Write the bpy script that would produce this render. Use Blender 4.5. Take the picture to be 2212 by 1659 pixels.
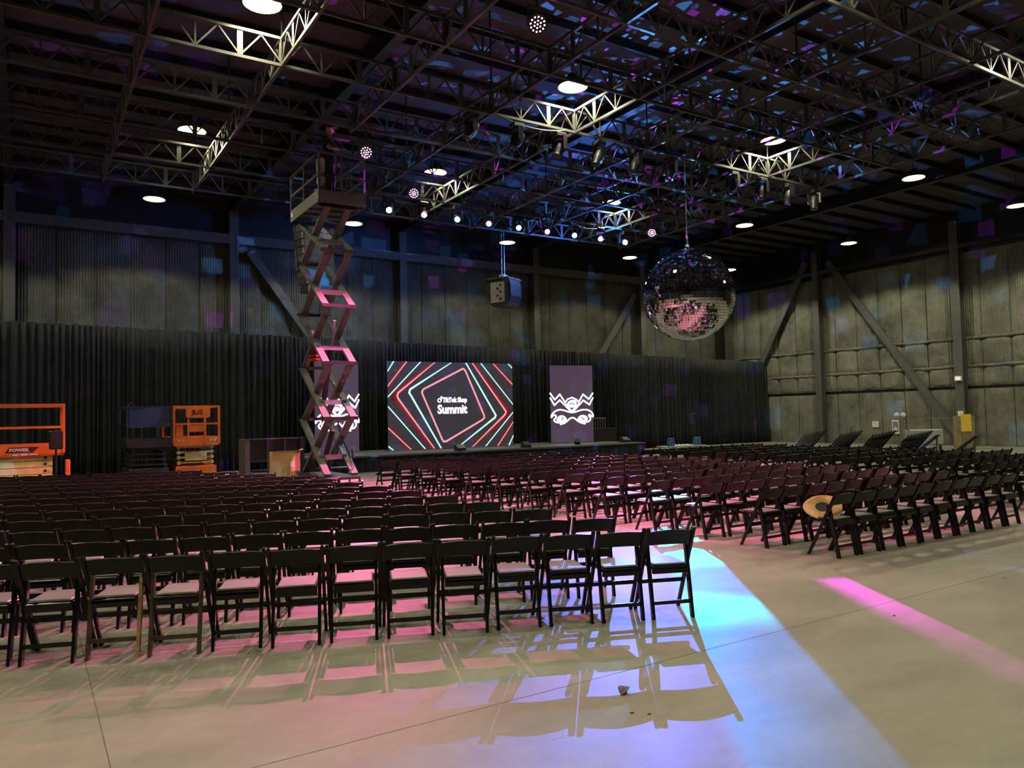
import bpy, bmesh, math, random
from mathutils import Vector, Matrix
random.seed(7)
R = math.radians
S = bpy.context.scene
for o in list(bpy.data.objects):
    bpy.data.objects.remove(o)
COL = S.collection

# ------------------------------------------------------------------ camera
FPX, CAM_H = 1640.0, 1.75
yaw, pitch, roll = R(32.5), R(2.4), R(1.24)
fwd = Vector((math.sin(yaw)*math.cos(pitch), math.cos(yaw)*math.cos(pitch), math.sin(pitch)))
r0 = Vector((math.cos(yaw), -math.sin(yaw), 0)); u0 = r0.cross(fwd)
cr = r0*math.cos(roll) - u0*math.sin(roll); cu = r0*math.sin(roll) + u0*math.cos(roll)
cd = bpy.data.cameras.new('camera'); cam = bpy.data.objects.new('camera', cd); COL.objects.link(cam)
m = Matrix((cr, cu, -fwd)).transposed().to_4x4(); m.translation = (0, 0, CAM_H)
cam.matrix_world = m
cd.sensor_width = 36; cd.lens = 36*FPX/2212; cd.clip_start = .05; cd.clip_end = 200
S.camera = cam

# ------------------------------------------------------------------ world, view
w = bpy.data.worlds.new('world'); S.world = w; w.use_nodes = True
w.node_tree.nodes['Background'].inputs[0].default_value = (.02, .025, .04, 1)
w.node_tree.nodes['Background'].inputs[1].default_value = .05
S.view_settings.view_transform = 'Standard'; S.view_settings.look = 'None'
S.view_settings.gamma = 1; S.view_settings.use_curve_mapping = False
S.view_settings.exposure = 0.0
cy_ = S.cycles
cy_.max_bounces = 5; cy_.diffuse_bounces = 3; cy_.glossy_bounces = 3; cy_.transmission_bounces = 2; cy_.volume_bounces = 0; cy_.transparent_max_bounces = 4
cy_.caustics_reflective = False; cy_.caustics_refractive = False; cy_.use_adaptive_sampling = True; cy_.adaptive_threshold = .12; cy_.adaptive_min_samples = 12
cy_.sample_clamp_indirect = 6

# light levels, all in one place
BAY_W = 520.0                    # each ceiling lamp
BAY_COL = (1.0, .955, .63)
PAR_COL = (1.0, .16, .42)
PAR_W = 6800.0
BLUE_W, MAG_W = 36000.0, 90000.0
BALL_W = 6000.0
WASH_W = 3000.0

# ------------------------------------------------------------------ materials
MATS = {}
def mat(name, col, rough=.6, metal=0., spec=.5, var=.15, scale=6., bump=0., bscale=40., coat=0.):
    if name in MATS: return MATS[name]
    m = bpy.data.materials.new(name); m.use_nodes = True; MATS[name] = m
    nt = m.node_tree; b = nt.nodes['Principled BSDF']
    b.inputs['Roughness'].default_value = rough; b.inputs['Metallic'].default_value = metal
    b.inputs['Specular IOR Level'].default_value = spec; b.inputs['Coat Weight'].default_value = coat
    tc = nt.nodes.new('ShaderNodeTexCoord'); n = nt.nodes.new('ShaderNodeTexNoise')
    n.inputs['Scale'].default_value = scale; n.inputs['Detail'].default_value = 4
    nt.links.new(tc.outputs['Object'], n.inputs['Vector'])
    rp = nt.nodes.new('ShaderNodeValToRGB')
    rp.color_ramp.elements[0].position = .3; rp.color_ramp.elements[1].position = .7
    lo = [max(0, c*(1-var)) for c in col]; hi = [min(1, c*(1+var)) for c in col]
    rp.color_ramp.elements[0].color = (*lo, 1); rp.color_ramp.elements[1].color = (*hi, 1)
    nt.links.new(n.outputs['Fac'], rp.inputs[0]); nt.links.new(rp.outputs[0], b.inputs['Base Color'])
    if bump:
        n2 = nt.nodes.new('ShaderNodeTexNoise'); n2.inputs['Scale'].default_value = bscale
        nt.links.new(tc.outputs['Object'], n2.inputs['Vector'])
        bp = nt.nodes.new('ShaderNodeBump'); bp.inputs['Strength'].default_value = bump; bp.inputs['Distance'].default_value = .02
        nt.links.new(n2.outputs['Fac'], bp.inputs['Height']); nt.links.new(bp.outputs[0], b.inputs['Normal'])
    return m
def emat(name, col, strength, base=(.02, .02, .02)):
    if name in MATS: return MATS[name]
    m = mat(name, base, .4)
    b = m.node_tree.nodes['Principled BSDF']
    b.inputs['Emission Color'].default_value = (*col, 1); b.inputs['Emission Strength'].default_value = strength
    return m

M_chair = mat('black_wood', (.006, .0055, .006), .27, spec=.36, var=.3)
M_pad = mat('vinyl_pad', (.115, .11, .095), .48, spec=.5, var=.1, scale=12)
M_worn = mat('worn_brown_wood', (.055, .035, .018), .5, var=.5, scale=14)
M_bare = mat('bare_wood', (.32, .20, .085), .55, var=.3, scale=14)
M_truss = mat('truss_paint', (.052, .052, .047), .5, spec=.5, var=.2)
M_steel = mat('column_paint', (.085, .085, .08), .6, var=.15)
M_dark = mat('dark_metal', (.018, .018, .02), .45, spec=.5)
M_black = mat('black_plastic', (.008, .008, .009), .4)
M_grey = mat('grey_metal', (.28, .28, .28), .4, metal=.6)
M_chrome = mat('mirror_glass', (.92, .93, .95), .02, metal=1., var=.02)
M_curtain = mat('black_drape', (.021, .023, .027), .85, spec=.2, var=.3, scale=3, bump=.25, bscale=60)
M_roof = mat('roof_deck', (.055, .051, .062), .8, var=.2, scale=1.5)
M_orange = mat('orange_paint', (.95, .20, .035), .4, var=.12)
M_cream = mat('cream_paint', (.85, .70, .27), .45, var=.12)
M_card = mat('cardboard', (.66, .45, .20), .85, var=.12)
M_white = mat('white_paper', (.75, .74, .70), .7, var=.05)
M_yellow = mat('yellow_paper', (.80, .55, .05), .7, var=.08)
M_purple = mat('purple_print', (.22, .16, .42), .6, var=.5, scale=9)
M_liftarm = mat('dark_scissor_paint', (.13, .125, .115), .45, var=.15)
M_straw = mat('straw', (.62, .36, .15), .8, var=.25, scale=30)
M_skin = mat('skin', (.45, .22, .14), .55, var=.1)
M_shirt = mat('black_shirt', (.016, .017, .016), .9, var=.2)
M_stage = mat('stage_top', (.09, .085, .08), .6, var=.2)
M_blueplastic = mat('clear_blue_plastic', (.12, .25, .60), .15, spec=.8)
M_lightgrey = mat('light_grey_plastic', (.35, .36, .36), .5)
M_leaf = mat('dry_leaf', (.10, .065, .035), .8, var=.4, scale=30)

# concrete floor
def floor_mat():
    m = bpy.data.materials.new('polished_concrete'); m.use_nodes = True; nt = m.node_tree; b = nt.nodes['Principled BSDF']
    tc = nt.nodes.new('ShaderNodeTexCoord')
    mp = nt.nodes.new('ShaderNodeMapping'); nt.links.new(tc.outputs['Object'], mp.inputs[0]); mp.inputs['Rotation'].default_value = (0, 0, R(20))
    mp.inputs['Scale'].default_value = (.6, 1.3, 1)
    n1 = nt.nodes.new('ShaderNodeTexNoise'); n1.inputs['Scale'].default_value = 1.1; n1.inputs['Detail'].default_value = 6; n1.inputs['Roughness'].default_value = .62
    nt.links.new(mp.outputs[0], n1.inputs['Vector'])
    r1 = nt.nodes.new('ShaderNodeValToRGB'); e = r1.color_ramp.elements
    e[0].position = .30; e[0].color = (.175, .158, .132, 1); e[1].position = .68; e[1].color = (.285, .262, .218, 1)
    nt.links.new(n1.outputs['Fac'], r1.inputs[0])
    n2 = nt.nodes.new('ShaderNodeTexNoise'); n2.inputs['Scale'].default_value = 9; n2.inputs['Detail'].default_value = 5
    nt.links.new(tc.outputs['Object'], n2.inputs['Vector'])
    r2 = nt.nodes.new('ShaderNodeValToRGB'); r2.color_ramp.elements[0].color = (.80, .80, .80, 1); r2.color_ramp.elements[1].color = (1.1, 1.1, 1.1, 1)
    nt.links.new(n2.outputs['Fac'], r2.inputs[0])
    mx = nt.nodes.new('ShaderNodeMix'); mx.data_type = 'RGBA'; mx.blend_type = 'MULTIPLY'; mx.inputs[0].default_value = .7
    nt.links.new(r1.outputs[0], mx.inputs[6]); nt.links.new(r2.outputs[0], mx.inputs[7]); nt.links.new(mx.outputs[2], b.inputs['Base Color'])
    r3 = nt.nodes.new('ShaderNodeMapRange'); r3.inputs[3].default_value = .42; r3.inputs[4].default_value = .60
    nt.links.new(n1.outputs['Fac'], r3.inputs[0]); nt.links.new(r3.outputs[0], b.inputs['Roughness'])
    bp = nt.nodes.new('ShaderNodeBump'); bp.inputs['Strength'].default_value = .06; bp.inputs['Distance'].default_value = .01
    nt.links.new(n2.outputs['Fac'], bp.inputs['Height']); nt.links.new(bp.outputs[0], b.inputs['Normal'])
    b.inputs['Specular IOR Level'].default_value = .38
    return m
M_floor = floor_mat()

# ribbed wall blanket
def blanket_mat(name, axis, g_=1.0):
    m = bpy.data.materials.new(name); m.use_nodes = True; nt = m.node_tree; b = nt.nodes['Principled BSDF']
    b.inputs['Roughness'].default_value = .62; b.inputs['Specular IOR Level'].default_value = .35
    g = nt.nodes.new('ShaderNodeNewGeometry')
    n1 = nt.nodes.new('ShaderNodeTexNoise'); n1.inputs['Scale'].default_value = .9; n1.inputs['Detail'].default_value = 7; n1.inputs['Roughness'].default_value = .7
    nt.links.new(g.outputs['Position'], n1.inputs['Vector'])
    rp = nt.nodes.new('ShaderNodeValToRGB'); e = rp.color_ramp.elements
    e[0].position = .3; e[0].color = (.045*g_, .047*g_, .038*g_, 1); e[1].position = .72; e[1].color = (.14*g_, .142*g_, .115*g_, 1)
    nt.links.new(n1.outputs['Fac'], rp.inputs[0]); nt.links.new(rp.outputs[0], b.inputs['Base Color'])
    wv = nt.nodes.new('ShaderNodeTexWave'); wv.bands_direction = axis; wv.inputs['Scale'].default_value = 3.4; wv.inputs['Distortion'].default_value = .6
    nt.links.new(g.outputs['Position'], wv.inputs['Vector'])
    n2 = nt.nodes.new('ShaderNodeTexNoise'); n2.inputs['Scale'].default_value = 5; n2.inputs['Detail'].default_value = 6
    nt.links.new(g.outputs['Position'], n2.inputs['Vector'])
    ad = nt.nodes.new('ShaderNodeMath'); ad.operation = 'MULTIPLY_ADD'; ad.inputs[1].default_value = .35
    nt.links.new(wv.outputs['Fac'], ad.inputs[0]); nt.links.new(n2.outputs['Fac'], ad.inputs[2])
    bp = nt.nodes.new('ShaderNodeBump'); bp.inputs['Strength'].default_value = .9; bp.inputs['Distance'].default_value = .06
    nt.links.new(ad.outputs[0], bp.inputs['Height']); nt.links.new(bp.outputs[0], b.inputs['Normal'])
    return m
M_blank_x = blanket_mat('wall_blanket_x', 'X'); M_blank_y = blanket_mat('wall_blanket_y', 'Y', 1.9)

# ------------------------------------------------------------------ mesh helpers
class MB:
    def __init__(s): s.v = []; s.f = []
    def add(s, vs, fs):
        k = len(s.v); s.v += [tuple(v) for v in vs]; s.f += [tuple(i+k for i in f) for f in fs]; return s
    def box(s, x0, x1, y0, y1, z0, z1):
        return s.add([(x0,y0,z0),(x1,y0,z0),(x1,y1,z0),(x0,y1,z0),(x0,y0,z1),(x1,y0,z1),(x1,y1,z1),(x0,y1,z1)],
                     [(0,3,2,1),(4,5,6,7),(0,1,5,4),(1,2,6,5),(2,3,7,6),(3,0,4,7)])
    def bev(s, x0, x1, y0, y1, z0, z1, b):            # box with chamfered vertical and horizontal edges
        vs = []; 
        for z, i in ((z0, b), (z0+b, 0), (z1-b, 0), (z1, b)):
            for x, y in ((x0+i+b,y0+i),(x1-i-b,y0+i),(x1-i,y0+i+b),(x1-i,y1-i-b),(x1-i-b,y1-i),(x0+i+b,y1-i),(x0+i,y1-i-b),(x0+i,y0+i+b)):
                vs.append((x, y, z))
        fs = [tuple(range(7,-1,-1)), tuple(range(24,32))]
        for r in range(3):
            for k in range(8): fs.append((r*8+k, r*8+(k+1)%8, r*8+8+(k+1)%8, r*8+8+k))
        return s.add(vs, fs)
    def bar(s, p, q, w, h=None, up=(0,0,1)):
        p = Vector(p); q = Vector(q); h = h or w; d = (q-p).normalized(); u = Vector(up)
        if abs(d.dot(u)) > .98: u = Vector((0,1,0))
        a = d.cross(u).normalized()*w/2; c = a.cross(d).normalized()*h/2
        vs = [p-a-c, p+a-c, p+a+c, p-a+c, q-a-c, q+a-c, q+a+c, q-a+c]
        return s.add(vs, [(0,3,2,1),(4,5,6,7),(0,1,5,4),(1,2,6,5),(2,3,7,6),(3,0,4,7)])
    def cyl(s, p, q, r, r2=None, n=10, cap=True):
        p = Vector(p); q = Vector(q); r2 = r if r2 is None else r2; d = (q-p).normalized()
        a = d.orthogonal().normalized(); c = d.cross(a); vs = []
        for P, rr in ((p, r), (q, r2)):
            for k in range(n):
                t = 2*math.pi*k/n; vs.append(P + (a*math.cos(t)+c*math.sin(t))*rr)
        fs = [(k, (k+1)%n, n+(k+1)%n, n+k) for k in range(n)]
        if cap: fs += [tuple(range(n-1,-1,-1)), tuple(range(n, 2*n))]
        return s.add(vs, fs)
    def tube(s, pts, r, n=6, closed=False):
        pts = [Vector(p) for p in pts]; N = len(pts); vs = []
        for i, p in enumerate(pts):
            a = pts[(i-1)%N] if (closed or i) else p; b = pts[(i+1)%N] if (closed or i < N-1) else p
            d = (b-a).normalized(); u = Vector((0,0,1)) if abs(d.z) < .9 else Vector((0,1,0))
            x = d.cross(u).normalized(); y = x.cross(d)
            for k in range(n):
                t = 2*math.pi*k/n; vs.append(p + (x*math.cos(t)+y*math.sin(t))*r)
        fs = []
        for i in range(N if closed else N-1):
            for k in range(n):
                j = (i+1)%N; fs.append((i*n+k, i*n+(k+1)%n, j*n+(k+1)%n, j*n+k))
        if not closed: fs += [tuple(range(n-1,-1,-1)), tuple(range((N-1)*n, N*n))]
        return s.add(vs, fs)
    def lathe(s, prof, n=16, c=(0,0,0), M=None):
        vs = []; M = M or Matrix.Identity(3)
        for r, z in prof:
            for k in range(n):
                t = 2*math.pi*k/n; vs.append(Vector(c) + M @ Vector((r*math.cos(t), r*math.sin(t), z)))
        fs = []
        for i in range(len(prof)-1):
            for k in range(n): fs.append((i*n+k, i*n+(k+1)%n, (i+1)*n+(k+1)%n, (i+1)*n+k))
        fs += [tuple(range(n-1,-1,-1)), tuple(range((len(prof)-1)*n, len(prof)*n))]
        return s.add(vs, fs)
    def prism(s, poly, axis, a, b):                   # polygon in the plane normal to axis, extruded a..b
        def P(u, v, t): return {'x': (t,u,v), 'y': (u,t,v), 'z': (u,v,t)}[axis]
        n = len(poly)
        vs = [P(u,v,a) for u, v in poly] + [P(u,v,b) for u, v in poly]
        fs = [tuple(range(n-1,-1,-1)), tuple(range(n, 2*n))] + [(k, (k+1)%n, n+(k+1)%n, n+k) for k in range(n)]
        return s.add(vs, fs)
    def mesh(s, name, mt, smooth=False):
        me = bpy.data.meshes.new(name); me.from_pydata(s.v, [], s.f)
        bm = bmesh.new(); bm.from_mesh(me); bmesh.ops.recalc_face_normals(bm, faces=bm.faces[:]); bm.to_mesh(me); bm.free()
        me.materials.append(mt)
        if smooth:
            me.polygons.foreach_set('use_smooth', [True]*len(me.polygons))
            try: me.set_sharp_from_angle(angle=R(40))
            except Exception: pass
        me.update(); return me
    def build(s, name, mt, parent=None, loc=(0,0,0), rot=(0,0,0), smooth=False):
        return put(name, s.mesh(name, mt, smooth), parent, loc, rot)
def put(name, me, parent=None, loc=(0,0,0), rot=(0,0,0)):
    o = bpy.data.objects.new(name, me); COL.objects.link(o); o.parent = parent; o.location = loc; o.rotation_euler = rot
    return o
def tag(o, label, cat, group=None):
    o['label'] = label; o['category'] = cat
    if group: o['group'] = group
    return o
def thing(name, label, cat, loc=(0,0,0), rz=0., group=None):
    o = bpy.data.objects.new(name, None); COL.objects.link(o); o.location = loc; o.rotation_euler = (0,0,rz); o.empty_display_size = .1
    return tag(o, label, cat, group)
def struct(name, mb, mt, parent=None, label=None, loc=(0,0,0), rot=(0,0,0), smooth=False):
    o = mb.build(name, mt, parent, loc, rot, smooth)
    if parent is None:
        o['kind'] = 'structure'
        if label: o['label'] = label
    return o
def lamp(name, kind, parent, loc, W, col, target=None, **kw):
    d = bpy.data.lights.new(name, kind); d.energy = W; d.color = col
    for k, v in kw.items(): setattr(d, k, v)
    o = bpy.data.objects.new(name, d); COL.objects.link(o); o.location = loc; o.parent = parent
    if target is not None: o.rotation_euler = (Vector(target)-Vector(loc)).to_track_quat('-Z', 'Y').to_euler()
    return o
def text_part(name, body, size, mt, parent, M, ext=.002, bold=0., sx=1.):
    c = bpy.data.curves.new(name, 'FONT'); c.body = body; c.size = size; c.extrude = ext; c.offset = bold; c.resolution_u = 3
    o = bpy.data.objects.new(name, c); COL.objects.link(o)
    me = bpy.data.meshes.new_from_object(o.evaluated_get(bpy.context.evaluated_depsgraph_get()))
    bpy.data.objects.remove(o); me.materials.clear(); me.materials.append(mt)
    p = put(name, me, parent); p.matrix_local = M @ Matrix.Diagonal((sx,1,1,1)); return p

ORD = ['first','second','third','fourth','fifth','sixth','seventh','eighth','ninth','tenth','eleventh','twelfth','thirteenth','fourteenth','fifteenth','sixteenth']

# ------------------------------------------------------------------ room
XL, XR, YB, YF, ZR = -14.8, 35.0, 31.0, -9.0, 10.5
fl = struct('floor', MB().box(XL, XR, YF, YB, -.2, 0), M_floor, label='polished tan concrete floor with saw-cut joints')
jm = mat('joint_tone', (.10, .092, .078), .9)  # darker concrete tone for the joint strips
for a in range(-3, 6): MB().box(XL, XR, a*4.0-.003+.03, a*4.0+.003+.03, -.01, .0006).build('floor_joint', jm, fl)
for a in range(-1, 4): MB().box(a*9.2+.36-.003, a*9.2+.36+.003, YF, YB, -.01, .0006).build('floor_joint', jm, fl)
rf = struct('ceiling', MB().box(XL, XR, YF, YB, ZR, ZR+.2), M_roof, label='dark flat metal roof deck above the truss grid')
COLS_X = [-14.8+.2, -7.65, -.58, 6.73, 13.88, 20.96, 27.88]
for k, x in enumerate(COLS_X[1:]):          # roof girders along Y
    g = MB().box(x-.13, x+.13, YF, YB, ZR-.55, ZR-.52).box(x-.13, x+.13, YF, YB, ZR-.03, ZR).box(x-.012, x+.012, YF, YB, ZR-.52, ZR-.03)
    g.build('roof_girder', M_dark, rf)
y = YF+.6
while y < YB:                               # roof purlins along X
    MB().box(XL, XR, y-.035, y+.035, ZR-.2, ZR-.19).box(XL, XR, y-.006, y+.006, ZR-.19, ZR).build('purlin', M_dark, rf); y += 1.2
bw = struct('wall_back', MB().box(XL, XR+.3, YB, YB+.3, 0, ZR), M_dark, label='back wall hung with dark quilted insulation blankets')
rw = struct('wall_right', MB().box(XR, XR+.3, YF, YB, 0, ZR), M_dark, label='right wall hung with tiers of dark quilted insulation blankets')
lw = struct('wall_left', MB().box(XL-.3, XL, YF, YB, 0, ZR), M_dark)
nw = struct('wall_near', MB().box(XL, XR, YF-.3, YF, 0, ZR), M_dark)

def pillow(wd, ht, th, nx=6, nz=8, sag=.0):          # quilted blanket panel in XZ facing -Y, bulging
    vs = []; fs = []
    for j in range(nz+1):
        for i in range(nx+1):
            u = i/nx; v = j/nz; e = min(1, 4.5*min(u, 1-u)) ; f = min(1, 6*min(v, 1-v)+.25)
            b = th*(.25+.75*math.sqrt(e)*f) + random.uniform(-.012, .012)
            vs.append((u*wd, -b, v*ht))
    for j in range(nz):
        for i in range(nx):
            a = j*(nx+1)+i; fs.append((a, a+1, a+nx+2, a+nx+1))
    n0 = len(vs); vs += [(0,0,0),(wd,0,0),(wd,0,ht),(0,0,ht)]
    fs.append(tuple([n0, n0+1]+[i for i in range(nx, -1, -1)]))
    fs.append(tuple([n0+3, n0+2][::-1]+[nz*(nx+1)+i for i in range(nx+1)]))
    fs.append(tuple([n0+3, n0]+[j*(nx+1) for j in range(nz+1)]))
    fs.append(tuple([n0+1, n0+2]+[j*(nx+1)+nx for j in range(nz, -1, -1)]))
    m = MB(); m.add(vs, fs); return m
PW = 7.09/6
pm = [pillow(PW-.03, 4.85, .11, 6, 12).mesh('panel', M_blank_x, True) for _ in range(4)]
for k in range(33):
    x = -3.2 + k*PW + .45
    if x+PW > XR: break
    put('panel', pm[k%4], bw, (x+.015, YB-.005, 3.9))
tiers = [(0, 2.5, .10), (2.62, .86, .16), (3.50, 1.22, .17), (4.76, 3.8, .11)]
for z0, h, th in tiers:
    pms = [pillow(PW-.03, h, th, 6, 8).mesh('panel', M_blank_y, True) for _ in range(3)]
    for k in range(18):
        yy = YB - .05 - k*PW
        put('panel', pms[k%3], rw, (XR-.005, yy-.015, z0), (0, 0, -math.pi/2))
# right-wall blanket rolls between tiers
for z in (3.50, 4.74):
    MB().tube([(XR-.12, YB-.2-i*.35, z+random.uniform(-.02,.02)) for i in range(60)], .07, 8).build('blanket_roll', M_blank_y, rw, smooth=True)

def hcolumn(name, lab, x, y, z1, w, d, along='x'):
    t = thing(name, lab, 'column', (x, y, 0)); t['kind'] = 'structure'
    a, b = (w/2, d/2)
    f = .03
    if along == 'x':
        MB().box(-a, a, -b, -b+f, 0, z1).box(-a, a, b-f, b, 0, z1).box(-.015, .015, -b+f, b-f, 0, z1).build('steel_section', M_steel, t)
    else:
        MB().box(-b, -b+f, -a, a, 0, z1).box(b-f, b, -a, a, 0, z1).box(-b+f, b-f, -.015, .015, 0, z1).build('steel_section', M_steel, t)
    MB().bev(-a-.06, a+.06, -b-.06, b+.06, 0, .03, .004).build('base_plate', M_steel, t)
    return t
CL = ['leftmost steel column on the back wall', 'steel column on the back wall left of the tall lift', 'steel column on the back wall above the main screen',
      'steel column on the back wall right of the hanging speaker', 'steel column on the back wall behind the mirror ball', 'corner steel column where back and right walls meet']
for k, x in enumerate([-.58, 6.73, 13.88, 20.96, 27.88, 34.7]): hcolumn('trim_%d' % (k+1), CL[k], x, YB-.36, ZR-.55, .34, .36)
hcolumn('trim_7', 'middle steel column on the right wall between two braces', XR-.36, 24.6, ZR-.55, .34, .36, 'y')
c8 = hcolumn('trim_8', 'rightmost steel column on the right wall with papers taped on', XR-.36, 17.55, ZR-.55, .36, .36, 'y')
def brace(n, lab, p, q, w, up):
    o = MB().bar((0,0,0), Vector(q)-Vector(p), w, .12, up).build('trim_%d' % n, M_steel, None, p); o['kind'] = 'structure'; o['label'] = lab
brace(9, 'diagonal steel brace sloping down to the tall scissor lift', (7.35, YB-.4, 8.45), (10.9, YB-.4, 3.6), .33, (0,1,0))
brace(10, 'diagonal steel brace left of the mirror ball', (27.45, YB-.4, 8.1), (23.9, YB-.4, 3.4), .33, (0,1,0))
brace(11, 'left diagonal brace on the right wall', (XR-.4, 25.2, 9.5), (XR-.4, 30.2, 1.2), .33, (1,0,0))
brace(12, 'right diagonal brace on the right wall running down to the last column', (XR-.4, 23.9, 9.3), (XR-.4, 17.8, .5), .33, (1,0,0))
struct('trim_13', MB().box(XL, XR-.5, YB-.52, YB-.3, 8.75, 9.05).box(XL, XR-.5, YB-.56, YB-.26, 8.68, 8.75), M_steel, label='horizontal steel beam across the top of the back wall')
struct('trim_14', MB().box(XR-.52, XR-.3, YF, YB-.6, 8.72, 8.9), M_dark, label='horizontal steel beam across the top of the right wall')

# ------------------------------------------------------------------ truss grid
TZ, TH, BX, BY = 8.25, .5, 2.24, 2.17
TXS = [1.65+BX*k for k in range(9)]           # trusses running along Y stand at these X
TYS = [7.2+BY*k for k in range(8)]            # trusses running along X stand at these Y
def unit_meshes(L):
    p = L/3; d = {}
    d['up'] = MB().bar((0,0,.02), (p/2,0,TH-.02), .027).mesh('web_brace', M_truss)
    d['down'] = MB().bar((p/2,0,TH-.02), (p,0,.02), .027).mesh('web_brace', M_truss)
    d['post'] = MB().bar((0,0,.02), (0,0,TH-.02), .03).mesh('web_post', M_truss)
    d['plate'] = MB().box(-.05,.05,-.012,.012,.02,TH-.02).mesh('gusset_plate', M_truss)
    d['node'] = MB().bar((-.03,-.03,.02), (-.03,-.03,TH), .022).bar((.03,-.03,.02), (.03,-.03,TH), .022).bar((-.03,.03,.02), (-.03,.03,TH), .022).bar((.03,.03,.02), (.03,.03,TH), .022).mesh('node_post', M_truss)
    return d
UX, UY = unit_meshes(BX), unit_meshes(BY)
def truss(lab, loc, rz, L, U, n):
    t = thing('truss', lab, 'truss', loc, rz, 'ceiling truss grid')
    T = n*L
    MB().bar((-.3,0,0), (T+.3,0,0), .055).build('bottom_chord', M_truss, t)
    MB().bar((-.3,0,TH), (T+.3,0,TH), .055).build('top_chord', M_truss, t)
    for i in range(n):
        x = i*L
        put('node_post', U['node'], t, (x, 0, 0))
        for j in range(3):
            put('web_brace', U['up'], t, (x+j*L/3, 0, 0)); put('web_brace', U['down'], t, (x+j*L/3, 0, 0))
            if j == 1: put('web_post', U['post'], t, (x+j*L/3, 0, 0))
            if j == 2: put('gusset_plate', U['plate'], t, (x+j*L/3, 0, 0))
    put('node_post', U['node'], t, (T, 0, 0))
    for e in (-.3, T+.3): MB().bar((e,0,-.027), (e,0,TH+.027), .05).build('end_post', M_truss, t)
    return t
for k, y in enumerate(TYS):
    truss('black ceiling truss running across the hall, %s counted from the camera' % ORD[k], (TXS[0]-3*BX, y, TZ), 0, BX, UX, 11)
for k, x in enumerate(TXS):
    truss('black ceiling truss running towards the stage, %s counted from the left' % ORD[k], (x, TYS[0]-BY, TZ+.002), math.pi/2, BY, UY, 5 if k == 2 else 8)
# hanging steel for the grid
for i, x in enumerate(TXS[1::2]):
    for j, y in enumerate(TYS[1::2]):
        tag(MB().cyl((0,0,0), (0,0,ZR-TZ-TH), .02, n=6).build('hanger_rod', M_dark, None, (x, y, TZ+TH+.02)), 'thin steel rod hanging the truss grid from the roof', 'hanger rod', 'hanger rods above the truss grid')

# ------------------------------------------------------------------ ceiling lamps
M_lens = emat('lamp_lens', (1, .96, .72), 34); M_halo = emat('lamp_halo_glow', (1, .86, .36), 2.2, (.6,.5,.3))
bay_h = MB().lathe([(.06,.30),(.09,.26),(.13,.25),(.13,.14),(.25,.10),(.29,.02),(.29,0),(.24,0)][::-1], 20).mesh('housing', M_dark, True)
bay_l = MB().lathe([(.02,-.05),(.16,-.045),(.23,-.02),(.24,.015)], 20).mesh('lens', M_lens, True)
bay_k = MB().lathe([(.245,.012),(.33,.0),(.335,-.012),(.245,-.006)], 20).mesh('halo_ring', M_halo, True)  # glowing ring added to imitate the yellow halo around each lamp
bay_r = MB().cyl((0,0,.28), (0,0,ZR-9.12), .012, n=6).mesh('suspension_rod', M_dark)
bay_f = MB()
for k in range(12):
    t = k*math.pi/6; c, s_ = math.cos(t), math.sin(t); bay_f.bar((c*.1, s_*.1, .19), (c*.26, s_*.26, .12), .012, .06)
bay_f = bay_f.mesh('heat_sink', M_dark)
XN = ['far left', 'left', 'second', 'third', 'fourth', 'right-hand']
for i in range(-1, 5):
    for j in range(-2, 3):
        x = 3.45+6.85*i; y = 13.35+6.85*j
        rown = ['nearest row behind the camera', 'row above the near floor', 'row above the back chairs', 'row above the front chairs', 'row above the stage'][j+2]
        t = thing('high_bay_lamp', 'round high bay lamp, %s in the %s' % (ORD[i+1]+' from left', rown), 'ceiling lamp', (x, y, 9.12), 0, 'high bay ceiling lamps')
        put('housing', bay_h, t); put('lens', bay_l, t);  put('suspension_rod', bay_r, t); put('heat_sink', bay_f, t); put('halo_ring', bay_k, t)
        lamp('bulb', 'SPOT', t, (0,0,-.09), BAY_W*(1.7 if i < 1 and j < 0 else .75 if j < 0 else 1.7 if i == 4 else 1.0), BAY_COL, (0,0,-1), spot_size=R(142), spot_blend=.2, shadow_soft_size=.12)

# ------------------------------------------------------------------ drapes behind the stage
def drape(lab, x0, x1, z0f, yb=28.2, seed=1):
    rnd = random.Random(seed); n = int((x1-x0)/.03); rows = 7; vs = []; fs = []
    ph = 0; prof = []
    for i in range(n+1):
        ph += 2*math.pi*.03/(.21+.07*math.sin(i*.021+seed)); prof.append((math.sin(ph)*.07+.03*math.sin(ph*.37+1), ph))
    for j in range(rows):
        v = j/(rows-1)
        for i in range(n+1):
            x = x0+(x1-x0)*i/n; d, p = prof[i]
            top = z0f(x) + .02*math.sin(p*.5+seed) if j == rows-1 else z0f(x)*v
            amp = (1.15-.45*v)
            vs.append((x + .05*math.sin(p*.33)*(1-v), yb - .05 - d*amp + .05*(1-v)*math.sin(p*.21), max(.01, top)))
    for j in range(rows-1):
        for i in range(n):
            a = j*(n+1)+i; fs.append((a, a+1, a+n+2, a+n+1))
    o = MB().add(vs, fs).build('drape', M_curtain, None, (0,0,0), smooth=True)
    # give it a base origin
    o.data.transform(Matrix.Translation((-(x0+x1)/2, -yb, 0))); o.location = ((x0+x1)/2, yb, 0)
    md = o.modifiers.new('cloth', 'SOLIDIFY'); md.thickness = .006
    tag(o, lab, 'drape', 'black pleated drapes along the back')
    return o
ztop = lambda x: 5.03 - .0165*(x+.8) + (.05 if x > 16.1 else -.0)*0
drape('black pleated drape behind the parked orange lifts on the left', -2.6, 5.6, ztop, seed=1)
drape('black pleated drape behind the tall raised scissor lift', 5.6, 10.9, ztop, seed=2)
drape('black pleated drape behind the main screen', 10.9, 21.6, ztop, seed=3)
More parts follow.
